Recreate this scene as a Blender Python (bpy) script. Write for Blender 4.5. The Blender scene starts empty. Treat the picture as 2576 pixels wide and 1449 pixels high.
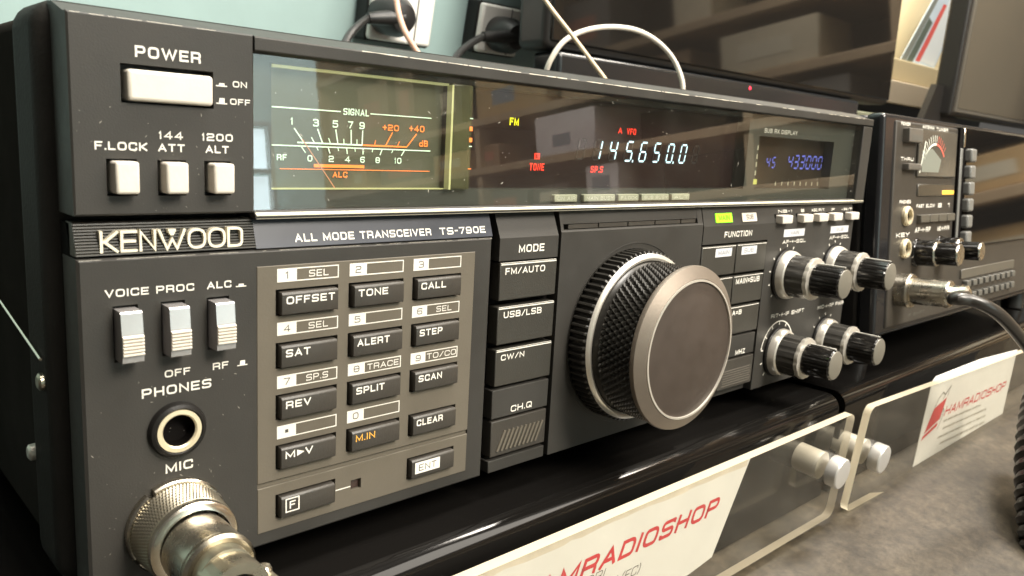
import bpy, bmesh, math, random
from mathutils import Vector, Matrix
random.seed(4)
R_ = math.radians
scene = bpy.context.scene
col = scene.collection
MM = 0.001

# ------------------------------------------------------------------ frame
# Everything is measured in millimetres in the frame of the front panel of the
# near transceiver (x along it, y into it, z up it); the set leans back by TILT.
TILT = 10.0
DESK = 54.0
T = Matrix.Translation((0, 0, DESK * MM)) @ Matrix.Rotation(-R_(TILT), 4, 'X')

# ------------------------------------------------------------------ camera
CAM = Vector((-43.3127, -162.5654, 95.6878))
RX = Vector((0.7301109, -0.68121055, 0.05376126))
RY = Vector((-0.08382838, -0.16737112, -0.98232363))
RZ = Vector((0.6781673, 0.71269846, -0.17930426))
FOC, CX, CY = 2027.4134, 1288.0, 724.5
cd = bpy.data.cameras.new('camera')
cam = bpy.data.objects.new('camera', cd)
col.objects.link(cam)
cd.sensor_width = 36.0
cd.lens = FOC / 2576 * 36
cd.clip_start = 0.005
cd.clip_end = 60
cd.dof.use_dof = True
cd.dof.focus_distance = 0.225
cd.dof.aperture_fstop = 38
m3 = Matrix((RX, -RY, -RZ)).transposed()
cam.matrix_world = T @ (Matrix.Translation(CAM * MM) @ m3.to_4x4())
scene.camera = cam

# ------------------------------------------------------------------ light
scene.view_settings.view_transform = 'Standard'
scene.view_settings.look = 'None'
scene.view_settings.exposure = 0.0
scene.cycles.max_bounces = 8
scene.cycles.transparent_max_bounces = 12
scene.cycles.sample_clamp_indirect = 4
w = bpy.data.worlds.new('World')
scene.world = w
w.use_nodes = True
w.node_tree.nodes['Background'].inputs[0].default_value = (1.0, 0.95, 0.87, 1)
w.node_tree.nodes['Background'].inputs[1].default_value = 0.11


def lamp(name, loc, target, sx, sy, power, colr):
    l = bpy.data.lights.new(name, 'AREA')
    l.shape = 'RECTANGLE'
    l.size, l.size_y, l.energy, l.color = sx, sy, power, colr
    o = bpy.data.objects.new(name, l)
    col.objects.link(o)
    o.location = loc
    o.rotation_euler = (Vector(target) - Vector(loc)).to_track_quat('-Z', 'Y').to_euler()
    return o


WARM = (1.0, 0.925, 0.815)
lamp('area_lamp', (0.75, -0.85, 1.35), (0.17, 0.0, 0.1), 1.3, 0.8, 29, WARM)
lamp('area_lamp', (0.25, -0.02, 1.7), (0.25, 0.1, 0.1), 1.3, 0.3, 12, WARM)
lamp('area_lamp', (0.5, -1.6, 1.9), (1.6, -0.9, 0.4), 1.3, 0.5, 88, WARM)  # added lamp that brightens the rack mirrored in the glass
lamp('area_lamp', (1.9, -2.5, 1.7), (1.9, -3.4, 0.6), 1.3, 0.4, 80, (0.88, 0.97, 1.0))  # added cool lamp, lifts the unseen wall mirrored in the glass
lamp('area_lamp', (0.27, 0.08, 1.5), (0.25, 0.6, 0.25), 0.6, 0.3, 22, (1.0, 0.96, 0.90))  # added lamp that brightens the back wall and its sockets
lamp('area_lamp', (1.35, 0.15, 1.4), (1.4, 0.6, 0.3), 0.6, 0.3, 42, WARM)  # added lamp that brightens the ledge between the monitors


# ------------------------------------------------------------------ materials
MATS = {}


def mat(name, c, rough=0.5, metal=0.0, grain=0.0, gscale=1800, var=0.0, vscale=60, emit=0.0,
        spec=0.5, coat=0.0, rvar=0.0, sheen=0.0):
    if name in MATS:
        return MATS[name]
    m = bpy.data.materials.new(name)
    m.use_nodes = True
    nt = m.node_tree
    b = nt.nodes['Principled BSDF']
    b.inputs['Base Color'].default_value = (*c, 1)
    b.inputs['Roughness'].default_value = rough
    b.inputs['Metallic'].default_value = metal
    b.inputs['Specular IOR Level'].default_value = spec
    b.inputs['Coat Weight'].default_value = coat
    b.inputs['Coat Roughness'].default_value = 0.1
    tc = nt.nodes.new('ShaderNodeTexCoord')
    if var > 0 or rvar > 0:
        n = nt.nodes.new('ShaderNodeTexNoise')
        n.inputs['Scale'].default_value = vscale
        n.inputs['Detail'].default_value = 6
        n.inputs['Roughness'].default_value = 0.65
        nt.links.new(tc.outputs['Object'], n.inputs['Vector'])
        if var > 0:
            r = nt.nodes.new('ShaderNodeValToRGB')
            r.color_ramp.elements[0].position = 0.3
            r.color_ramp.elements[1].position = 0.7
            r.color_ramp.elements[0].color = (*[x * (1 - var) for x in c], 1)
            r.color_ramp.elements[1].color = (*[min(1, x * (1 + var)) for x in c], 1)
            nt.links.new(n.outputs['Fac'], r.inputs['Fac'])
            nt.links.new(r.outputs['Color'], b.inputs['Base Color'])
        if rvar > 0:
            mr = nt.nodes.new('ShaderNodeMapRange')
            mr.inputs['To Min'].default_value = max(0.02, rough - rvar)
            mr.inputs['To Max'].default_value = min(1, rough + rvar)
            mr.inputs['From Min'].default_value = 0.3
            mr.inputs['From Max'].default_value = 0.7
            nt.links.new(n.outputs['Fac'], mr.inputs['Value'])
            nt.links.new(mr.outputs['Result'], b.inputs['Roughness'])
    if grain > 0:
        g = nt.nodes.new('ShaderNodeTexNoise')
        g.inputs['Scale'].default_value = gscale
        g.inputs['Detail'].default_value = 3
        nt.links.new(tc.outputs['Object'], g.inputs['Vector'])
        bp = nt.nodes.new('ShaderNodeBump')
        bp.inputs['Strength'].default_value = grain
        bp.inputs['Distance'].default_value = 0.0003
        nt.links.new(g.outputs['Fac'], bp.inputs['Height'])
        nt.links.new(bp.outputs['Normal'], b.inputs['Normal'])
    if emit > 0:
        b.inputs['Emission Color'].default_value = (*c, 1)
        b.inputs['Emission Strength'].default_value = emit
    MATS[name] = m
    return m


def glass_mat(name, tint=(1, 1, 1), ior=1.5, rough=0.0, dust=0.0):
    m = bpy.data.materials.new(name)
    m.use_nodes = True
    nt = m.node_tree
    nt.nodes.clear()
    out = nt.nodes.new('ShaderNodeOutputMaterial')
    tr = nt.nodes.new('ShaderNodeBsdfTransparent')
    tr.inputs[0].default_value = (*tint, 1)
    gl = nt.nodes.new('ShaderNodeBsdfGlossy')
    gl.inputs['Roughness'].default_value = rough
    fr = nt.nodes.new('ShaderNodeFresnel')
    fr.inputs[0].default_value = ior
    mx = nt.nodes.new('ShaderNodeMixShader')
    ge = nt.nodes.new('ShaderNodeNewGeometry')          # the sheet mirrors on the side the light meets first
    sb = nt.nodes.new('ShaderNodeMath')
    sb.operation = 'SUBTRACT'
    sb.inputs[0].default_value = 1.0
    nt.links.new(ge.outputs['Backfacing'], sb.inputs[1])
    ml = nt.nodes.new('ShaderNodeMath')
    ml.operation = 'MULTIPLY'
    nt.links.new(fr.outputs[0], ml.inputs[0])
    nt.links.new(sb.outputs[0], ml.inputs[1])
    nt.links.new(ml.outputs[0], mx.inputs[0])
    nt.links.new(tr.outputs[0], mx.inputs[1])
    nt.links.new(gl.outputs[0], mx.inputs[2])
    last = mx
    if dust > 0:
        df = nt.nodes.new('ShaderNodeBsdfDiffuse')
        df.inputs[0].default_value = (0.5, 0.48, 0.42, 1)
        n = nt.nodes.new('ShaderNodeTexNoise')
        n.inputs['Scale'].default_value = 45
        n.inputs['Detail'].default_value = 8
        tc = nt.nodes.new('ShaderNodeTexCoord')
        nt.links.new(tc.outputs['Object'], n.inputs['Vector'])
        mr = nt.nodes.new('ShaderNodeMapRange')
        mr.inputs['From Min'].default_value = 0.35
        mr.inputs['From Max'].default_value = 0.75
        mr.inputs['To Min'].default_value = dust * 0.4
        mr.inputs['To Max'].default_value = dust * 1.6
        nt.links.new(n.outputs['Fac'], mr.inputs['Value'])
        m2 = nt.nodes.new('ShaderNodeMixShader')
        nt.links.new(mr.outputs['Result'], m2.inputs[0])
        nt.links.new(mx.outputs[0], m2.inputs[1])
        nt.links.new(df.outputs[0], m2.inputs[2])
        last = m2
    nt.links.new(last.outputs[0], out.inputs[0])
    MATS[name] = m
    return m


PANEL = mat('panel_plastic', (0.040, 0.0375, 0.033), 0.48, grain=0.12, gscale=2600, var=0.13, vscale=28, rvar=0.13, spec=0.3)
CASESIDE = mat('case_side_paint', (0.028, 0.026, 0.023), 0.8, spec=0.0, var=.2, vscale=30)
CASE = mat('case_paint', (0.022, 0.0205, 0.018), 0.6, spec=0.06, grain=0.35, gscale=1200, var=0.12)
PLATE = mat('keypad_paint', (0.128, 0.112, 0.086), 0.5, spec=0.3, grain=0.1, var=0.07, vscale=50)
KEY = mat('key_plastic', (0.046, 0.041, 0.034), 0.42, grain=0.2, var=0.10, vscale=120)
MKEY = mat('mode_key_plastic', (0.042, 0.039, 0.032), 0.42, grain=0.2, var=0.10, vscale=80)
IVORY = mat('ivory_plastic', (0.68, 0.63, 0.545), 0.34, grain=0.08, var=0.05, vscale=150)
SILVER = mat('silver_plastic', (0.44, 0.42, 0.41), 0.26, metal=0.6, var=0.05, vscale=150)
WHITE = mat('white_print', (0.82, 0.79, 0.71), 0.5)
DARKP = mat('dark_print', (0.075, 0.07, 0.058), 0.5)
ORANGEP = mat('orange_print', (0.80, 0.42, 0.07), 0.5)
GOLD = mat('pale_gold', (0.88, 0.81, 0.64), 0.35, metal=0.1)
STRIP = mat('blue_black_strip', (0.026, 0.031, 0.043), 0.34, var=0.10, vscale=80, rvar=0.05)  # bluish base colour stands in for the mirrored wall and ceiling
RIBS = mat('badge_ribs', (0.045, 0.042, 0.035), 0.30)
VOID = mat('dark_recess', (0.007, 0.006, 0.0055), 0.8, spec=0.05)
COLLAR = mat('satin_nickel', (0.74, 0.70, 0.62), 0.30, metal=0.6)
CHROMEB = mat('dark_chrome', (0.10, 0.095, 0.085), 0.16, metal=0.5)
PLUGB = mat('worn_plug_metal', (0.46, 0.42, 0.33), 0.30, metal=1.0, rvar=.1, vscale=150, var=.15)
GLOSSB = mat('gloss_black', (0.012, 0.011, 0.010), 0.10, grain=0.0, rvar=0.05, vscale=30)
SATINB = mat('satin_black', (0.013, 0.012, 0.011), 0.38, spec=0.25, grain=0.1)
RUBBER = mat('black_rubber', (0.020, 0.019, 0.017), 0.42)
GRIP = mat('knob_grip_black', (0.028, 0.026, 0.022), 0.30)
KNOBFACE = mat('knob_face_metal', (0.066, 0.051, 0.041), 0.52, metal=0.2, spec=0.3, var=0.08, vscale=120, rvar=0.1)
_nt = KNOBFACE.node_tree
_w = _nt.nodes.new('ShaderNodeTexWave')
_w.wave_type = 'RINGS'
_w.rings_direction = 'Y'
_w.inputs['Scale'].default_value = 900
_w.inputs['Distortion'].default_value = 0.6
_w.inputs['Detail'].default_value = 3
_b = _nt.nodes.new('ShaderNodeBump')
_b.inputs['Strength'].default_value = 0.10
_b.inputs['Distance'].default_value = 0.0003
_nt.links.new([n for n in _nt.nodes if n.type == 'TEX_COORD'][0].outputs['Object'], _w.inputs['Vector'])
_nt.links.new(_w.outputs['Fac'], _b.inputs['Height'])
_nt.links.new(_b.outputs['Normal'], _nt.nodes['Principled BSDF'].inputs['Normal'])
KNOBRIM = mat('knob_rim_metal', (0.215, 0.18, 0.145), 0.42, metal=0.55, var=0.04, vscale=200, grain=0.08)
BRIGHT = mat('bright_metal', (0.86, 0.80, 0.68), 0.20, metal=1.0)
NICKEL = mat('nickel_metal', (0.52, 0.48, 0.40), 0.27, metal=1.0, rvar=0.08, vscale=180, var=0.08)
NICKELK = mat('knurled_nickel', (0.37, 0.335, 0.26), 0.34, metal=0.95)
BRASS = mat('jack_ring_metal', (0.82, 0.72, 0.50), 0.38, metal=0.55)
GLASS = glass_mat('display_glass', (0.93, 0.94, 0.92), 2.0, 0.012, 0.012)
PGLASS = glass_mat('sign_acrylic', (0.97, 0.965, 0.94), 1.45, 0.02, 0.03)
EDGE = mat('acrylic_edge', (0.88, 0.78, 0.58), 0.3)  # pale cream stands in for light glowing out of clear acrylic
_t = EDGE.node_tree.nodes.new('ShaderNodeBsdfTranslucent')
_t.inputs[0].default_value = (0.95, 0.86, 0.66, 1)
_m = EDGE.node_tree.nodes.new('ShaderNodeMixShader')
_m.inputs[0].default_value = 0.5
EDGE.node_tree.links.new(EDGE.node_tree.nodes['Principled BSDF'].outputs[0], _m.inputs[1])
EDGE.node_tree.links.new(_t.outputs[0], _m.inputs[2])
_g = EDGE.node_tree.nodes.new('ShaderNodeNewGeometry')
_x = EDGE.node_tree.nodes.new('ShaderNodeBsdfTransparent')
_k = EDGE.node_tree.nodes.new('ShaderNodeMath')
_k.operation = 'MULTIPLY'
_k.inputs[1].default_value = 0.55
_n = EDGE.node_tree.nodes.new('ShaderNodeMixShader')
EDGE.node_tree.links.new(_g.outputs['Backfacing'], _k.inputs[0])
EDGE.node_tree.links.new(_k.outputs[0], _n.inputs[0])
EDGE.node_tree.links.new(_m.outputs[0], _n.inputs[1])
EDGE.node_tree.links.new(_x.outputs[0], _n.inputs[2])
EDGE.node_tree.links.new(_n.outputs[0], EDGE.node_tree.nodes['Material Output'].inputs[0])
PAPER = mat('paper_card', (0.77, 0.755, 0.72), 0.7, var=0.03, vscale=40)
RED = mat('red_print', (0.62, 0.035, 0.045), 0.55, var=0.08, vscale=90)
INK = mat('grey_ink', (0.10, 0.09, 0.075), 0.6)
TRAYM = mat('black_acrylic', (0.006, 0.0055, 0.005), 0.10, spec=0.3)


# ------------------------------------------------------------------ mesh builder
class MB:
    def __init__(self):
        self.v, self.f, self.mi, self.sm = [], [], [], []

    def face(self, pts, mi=0, smooth=False):
        n = len(self.v)
        self.v.extend([tuple(p) for p in pts])
        self.f.append(tuple(range(n, n + len(pts))))
        self.mi.append(mi)
        self.sm.append(smooth)

    def raw(self, vs, fs, mi=0, smooth=False):
        n = len(self.v)
        self.v.extend([tuple(p) for p in vs])
        for f in fs:
            self.f.append(tuple(i + n for i in f))
            self.mi.append(mi)
            self.sm.append(smooth)

    def box(self, x0, x1, y0, y1, z0, z1, mi=0):
        vs = [(x, y, z) for x in (x0, x1) for y in (y0, y1) for z in (z0, z1)]
        self.raw(vs, [(0, 1, 3, 2), (4, 6, 7, 5), (0, 4, 5, 1), (2, 3, 7, 6), (0, 2, 6, 4), (1, 5, 7, 3)], mi)
        return self

    def rbox(self, x0, x1, y0, y1, z0, z1, b=0.4, seg=2, mi=0):
        bm = bmesh.new()
        bmesh.ops.create_cube(bm, size=1)
        for v in bm.verts:
            v.co = ((x0 + x1) / 2 + v.co.x * (x1 - x0), (y0 + y1) / 2 + v.co.y * (y1 - y0), (z0 + z1) / 2 + v.co.z * (z1 - z0))
        bmesh.ops.bevel(bm, geom=bm.edges[:], offset=b, segments=seg, profile=0.5, affect='EDGES')
        bm.verts.index_update()
        bm.normal_update()
        n = len(self.v)
        self.v.extend([tuple(v.co) for v in bm.verts])
        for f in bm.faces:
            self.f.append(tuple(v.index + n for v in f.verts))
            self.mi.append(mi)
            self.sm.append(max(abs(c) for c in f.normal) < 0.999)
        bm.free()
        return self

    def lathe(self, prof, c=(0, 0), n=48, mi=0, mod=None, cap0=False, cap1=True):
        """prof: list of (r, y); axis along y through (x,z)=c"""
        vs, fs = [], []
        for j, (r, y) in enumerate(prof):
            for i in range(n):
                a = 2 * math.pi * i / n
                rr = r + (mod(i, j) if mod else 0)
                vs.append((c[0] + rr * math.cos(a), y, c[1] + rr * math.sin(a)))
        for j in range(len(prof) - 1):
            for i in range(n):
                k = (i + 1) % n
                fs.append((j * n + i, j * n + k, (j + 1) * n + k, (j + 1) * n + i))
        if cap1:
            fs.append(tuple(range((len(prof) - 1) * n, len(prof) * n)))
        if cap0:
            fs.append(tuple(reversed(range(0, n))))
        self.raw(vs, fs, mi, True)
        return self

    def tube(self, pts, r, n=12, mi=0, caps=True, smooth_path=0):
        P = [Vector(p) for p in pts]
        if smooth_path:
            Q = []
            m = len(P)
            for i in range(m - 1):
                p0, p1, p2, p3 = P[max(i - 1, 0)], P[i], P[i + 1], P[min(i + 2, m - 1)]
                for s in range(smooth_path):
                    t = s / smooth_path
                    Q.append(0.5 * ((2 * p1) + (p2 - p0) * t + (2 * p0 - 5 * p1 + 4 * p2 - p3) * t * t + (3 * p1 - p0 - 3 * p2 + p3) * t ** 3))
            Q.append(P[-1])
            P = Q
        rad = r if callable(r) else (lambda s: r)
        vs, fs = [], []
        up = Vector((0.3, 0.2, 1)).normalized()
        for i, p in enumerate(P):
            d = (P[min(i + 1, len(P) - 1)] - P[max(i - 1, 0)]).normalized()
            a = d.cross(up)
            if a.length < 1e-4:
                a = d.cross(Vector((1, 0, 0)))
            a.normalize()
            b = a.cross(d).normalized()
            rr = rad(i / (len(P) - 1))
            for k in range(n):
                t = 2 * math.pi * k / n
                vs.append(p + a * (rr * math.cos(t)) + b * (rr * math.sin(t)))
        for i in range(len(P) - 1):
            for k in range(n):
                l = (k + 1) % n
                fs.append((i * n + k, i * n + l, (i + 1) * n + l, (i + 1) * n + k))
        if caps:
            fs.append(tuple(reversed(range(n))))
            fs.append(tuple(range((len(P) - 1) * n, len(P) * n)))
        self.raw(vs, fs, mi, True)
        return self

    def prism_x(self, prof, x0, x1, mi=0, smooth=False):
        """closed profile of (y,z) pushed along x"""
        n = len(prof)
        vs = [(x0, y, z) for y, z in prof] + [(x1, y, z) for y, z in prof]
        fs = [(i, (i + 1) % n, n + (i + 1) % n, n + i) for i in range(n)]
        fs += [tuple(reversed(range(n))), tuple(range(n, 2 * n))]
        self.raw(vs, fs, mi, smooth)
        return self

    def prism_y(self, poly, y0, y1, mi=0, side_mi=None, smooth=False):
        """closed outline of (x,z) pushed from y0 (front) to y1"""
        n = len(poly)
        vs = [(x, y0, z) for x, z in poly] + [(x, y1, z) for x, z in poly]
        self.raw(vs, [tuple(range(n)), tuple(reversed(range(n, 2 * n)))], mi)
        self.raw(vs, [(i, n + i, n + (i + 1) % n, (i + 1) % n) for i in range(n)], mi if side_mi is None else side_mi, smooth)
        return self

    def plate(self, x0, x1, z0, z1, y, back, holes=(), ch=0.5, hd=4.0):
        """front plate at y with rectangular openings (their walls hd deep) and a chamfered rim"""
        a0, a1, b0, b1 = x0 + ch, x1 - ch, z0 + ch, z1 - ch
        xs = sorted(set([a0, a1] + [h[0] for h in holes] + [h[1] for h in holes]))
        zs = sorted(set([b0, b1] + [h[2] for h in holes] + [h[3] for h in holes]))
        for i in range(len(xs) - 1):
            for j in range(len(zs) - 1):
                xm, zm = (xs[i] + xs[i + 1]) / 2, (zs[j] + zs[j + 1]) / 2
                if any(h[0] < xm < h[1] and h[2] < zm < h[3] for h in holes):
                    continue
                self.face([(xs[i], y, zs[j]), (xs[i + 1], y, zs[j]), (xs[i + 1], y, zs[j + 1]), (xs[i], y, zs[j + 1])])
        inn = [(a0, b0), (a1, b0), (a1, b1), (a0, b1)]
        out = [(x0, z0), (x1, z0), (x1, z1), (x0, z1)]
        for i in range(4):
            k = (i + 1) % 4
            self.face([(out[i][0], y + ch, out[i][1]), (out[k][0], y + ch, out[k][1]), (inn[k][0], y, inn[k][1]), (inn[i][0], y, inn[i][1])])
            self.face([(out[i][0], back, out[i][1]), (out[k][0], back, out[k][1]), (out[k][0], y + ch, out[k][1]), (out[i][0], y + ch, out[i][1])])
        for h in holes:
            q = [(h[0], h[2]), (h[1], h[2]), (h[1], h[3]), (h[0], h[3])]
            for i in range(4):
                k = (i + 1) % 4
                self.face([(q[i][0], y, q[i][1]), (q[k][0], y, q[k][1]), (q[k][0], y + hd, q[k][1]), (q[i][0], y + hd, q[i][1])])
            self.face([(x, y + hd, z) for x, z in q])
        return self

    def build(self, name, mats, parent=None, loc=(0, 0, 0), angle=32):
        me = bpy.data.meshes.new(name)
        me.from_pydata([(a * MM, b * MM, c * MM) for a, b, c in self.v], [], self.f)
        bm = bmesh.new()
        bm.from_mesh(me)
        bmesh.ops.remove_doubles(bm, verts=bm.verts, dist=2e-7)
        bmesh.ops.recalc_face_normals(bm, faces=bm.faces) if self.recalc else None
        bm.to_mesh(me)
        bm.free()
        if len(me.polygons) == len(self.f):
            me.polygons.foreach_set('material_index', self.mi)
            me.polygons.foreach_set('use_smooth', self.sm)
        if any(self.sm):
            me.set_sharp_from_angle(angle=R_(angle))
            if len(me.polygons) == len(self.f):
                me.polygons.foreach_set('use_smooth', self.sm)
        for m in (mats if isinstance(mats, (list, tuple)) else [mats]):
            me.materials.append(m)
        o = bpy.data.objects.new(name, me)
        col.objects.link(o)
        if parent:
            o.parent = parent
        o.location = Vector(loc) * MM
        return o
    recalc = True


def thing(name, label, cat, origin=(0, 0, 0), theta=0.0, group=None, roll=0.0):
    """an Empty at a thing's base; theta = lean against the front panel frame"""
    o = bpy.data.objects.new(name, None)
    o.empty_display_size = 0.02
    col.objects.link(o)
    o.matrix_world = T @ (Matrix.Translation(Vector(origin) * MM) @ Matrix.Rotation(-R_(theta), 4, 'X') @ Matrix.Rotation(-R_(roll), 4, 'Y'))
    o['label'] = label
    o['category'] = cat
    if group:
        o['group'] = group
    return o


def solo(o, label, cat, group=None, origin=(0, 0, 0), theta=0.0):
    o.matrix_world = T @ (Matrix.Translation(Vector(origin) * MM) @ Matrix.Rotation(-R_(theta), 4, 'X'))
    o['label'] = label
    o['category'] = cat
    if group:
        o['group'] = group
    return o


def at(u, v, y):
    """point of the plane y (panel frame) on the sight line through a point measured in the photograph"""
    d = RX * ((u - CX) / FOC) + RY * ((v - CY) / FOC) + RZ
    k = (y - CAM.y) / d.y
    return CAM + d * k


def deep(x, z, y):
    """where a mark measured on the panel plane lies when it sits y behind it"""
    k = (y - CAM.y) / (0 - CAM.y)
    return CAM.x + (x - CAM.x) * k, CAM.z + (z - CAM.z) * k


# ------------------------------------------------------------------ stroke lettering
r = 0.30
O_ = [((0, 0, r), (1, 0, r), (1, 1, r), (0, 1, r), 'c')]
GL = {
    'A': (1.05, [((0, 0), (0.5, 1), (1, 0)), ((0.2, 0.3), (0.8, 0.3))]),
    'B': (1.0, [((0, 0), (0, 1), (0.96, 1, .2), (0.96, 0.53, .2), (0, 0.53)), ((0.5, 0.53), (1, 0.53, .22), (1, 0, .22), (0, 0))]),
    'C': (1.0, [((1, .77), (1, 1, .24), (0, 1, r), (0, 0, r), (1, 0, .24), (1, .23))]),
    'D': (1.0, [((0, 0), (1, 0, r), (1, 1, r), (0, 1), 'c')]),
    'E': (.92, [((1, 1), (0, 1), (0, 0), (1, 0)), ((0, .5), (.9, .5))]),
    'F': (.88, [((1, 1), (0, 1), (0, 0)), ((0, .5), (.85, .5))]),
    'G': (1.0, [((1, .80), (1, 1, .2), (0, 1, r), (0, 0, r), (1, 0, r), (1, .44), (.58, .44))]),
    'H': (1.0, [((0, 0), (0, 1)), ((1, 0), (1, 1)), ((0, .5), (1, .5))]),
    'I': (.18, [((.5, 0), (.5, 1))]),
    'K': (.98, [((0, 0), (0, 1)), ((1, 1), (.22, .5), (1, 0)), ((0, .5), (.25, .5))]),
    'L': (.85, [((0, 1), (0, 0), (1, 0))]),
    'M': (1.15, [((0, 0), (0, 1), (.5, .12), (1, 1), (1, 0))]),
    'N': (1.0, [((0, 0), (0, 1), (1, 0), (1, 1))]),
    'O': (1.05, O_),
    'P': (.98, [((0, 0), (0, 1), (1, 1, r), (1, .42, r), (0, .42))]),
    'Q': (1.05, O_ + [((.6, .3), (1, -.05))]),
    'R': (1.0, [((0, 0), (0, 1), (1, 1, r), (1, .44, r), (0, .44)), ((.5, .44), (.96, .40, .18), (.98, 0))]),
    'S': (1.0, [((1, .90), (1, 1, .12), (0, 1, r), (0, .5, r), (1, .5, r), (1, 0, r), (0, 0, .12), (0, .10))]),
    'T': (.95, [((0, 1), (1, 1)), ((.5, 1), (.5, 0))]),
    'U': (1.0, [((0, 1), (0, 0, r), (1, 0, r), (1, 1))]),
    'V': (1.0, [((0, 1), (.5, 0), (1, 1))]),
    'W': (1.5, [((0, 1), (.25, 0), (.5, .95), (.75, 0), (1, 1))]),
    'X': (1.0, [((0, 0), (1, 1)), ((0, 1), (1, 0))]),
    'Y': (1.0, [((0, 1), (.5, .45), (1, 1)), ((.5, .5), (.5, 0))]),
    'Z': (.95, [((0, 1), (1, 1), (0, 0), (1, 0))]),
    '0': (.95, O_),
    '1': (.35, [((0, .82), (.55, 1), (.55, 0))]),
    '2': (.95, [((0, .86), (0, 1, .16), (1, 1, r), (1, .5, r), (0, .48, r), (0, 0), (1, 0))]),
    '3': (.95, [((0, .88), (0, 1, .14), (.96, 1, .24), (.96, .52, .2), (.3, .52)), ((.5, .52), (1, .52, .22), (1, 0, r), (0, 0, .14), (0, .12))]),
    '4': (.98, [((.74, 0), (.74, 1), (0, .28), (1, .28))]),
    '5': (.95, [((.95, 1), (.05, 1), (0, .56), (1, .60, r), (1, 0, r), (0, 0, .14), (0, .12))]),
    '6': (.95, [((1, .88), (1, 1, .14), (0, 1, r), (0, 0, r), (1, 0, r), (1, .56, r), (0, .56))]),
    '7': (.92, [((0, 1), (1, 1), (.35, 0))]),
    '8': (.95, O_ + [((0, .52), (1, .52))]),
    '9': (.95, [((0, .12), (0, 0, .14), (1, 0, r), (1, 1, r), (0, 1, r), (0, .44, r), (1, .44))]),
    '.': (.16, [((.5, 0), (.5, .02))]),
    '/': (.75, [((0, 0), (1, 1))]),
    '-': (.5, [((0, .5), (1, .5))]),
    '+': (.8, [((0, .5), (1, .5)), ((.5, .1), (.5, .9))]),
    '(': (.3, [((1, 1.1), (0, .8, .3), (0, .2, .3), (1, -.1))]),
    ')': (.3, [((0, 1.1), (1, .8, .3), (1, .2, .3), (0, -.1))]),
    'd': (.95, [((1, 1), (1, 0), (0, 0, .25), (0, .62, .25), (1, .62))]),
    'i': (.18, [((.5, 0), (.5, .65)), ((.5, .92), (.5, 1))]),
    ' ': (.45, []),
}


def fillet(pts, closed):
    out = []
    n = len(pts)
    for i in range(n):
        p = Vector(pts[i][:2])
        rr = pts[i][2]
        if rr <= 0 or (not closed and i in (0, n - 1)):
            out.append(p)
            continue
        a, b = Vector(pts[i - 1][:2]), Vector(pts[(i + 1) % n][:2])
        da, db = a - p, b - p
        la, lb = da.length, db.length
        da.normalize()
        db.normalize()
        ang = da.angle(db)
        tl = min(rr / math.tan(ang / 2), la * 0.49, lb * 0.49)
        s, e = p + da * tl, p + db * tl
        for k in range(6):
            t = k / 5
            out.append(s * (1 - t) ** 2 + p * (2 * t * (1 - t)) * 1.0 + e * t * t)
    return out


def ribbon(pts, closed, t):
    """left and right edges of a stroke"""
    P = [pts[0]]
    for p in pts[1:]:
        if (p - P[-1]).length > 1e-5:
            P.append(p)
    if closed and (P[0] - P[-1]).length < 1e-5:
        P.pop()
    n = len(P)
    if not closed:
        P[0] = P[0] + (P[0] - P[1]).normalized() * (t / 2)
        P[-1] = P[-1] + (P[-1] - P[-2]).normalized() * (t / 2)
    L, Rr = [], []
    for i in range(n):
        if closed:
            d0, d1 = (P[i] - P[i - 1]).normalized(), (P[(i + 1) % n] - P[i]).normalized()
        else:
            d0 = (P[i] - P[i - 1]).normalized() if i > 0 else (P[1] - P[0]).normalized()
            d1 = (P[i + 1] - P[i]).normalized() if i < n - 1 else d0
        n0, n1 = Vector((-d0.y, d0.x)), Vector((-d1.y, d1.x))
        mm = n0 + n1
        if mm.length < 1e-4:
            mm = n0
        mm.normalize()
        k = min(1 / max(mm.dot(n0), 0.35), 1.9)
        L.append(P[i] + mm * (t / 2 * k))
        Rr.append(P[i] - mm * (t / 2 * k))
    return L, Rr


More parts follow.
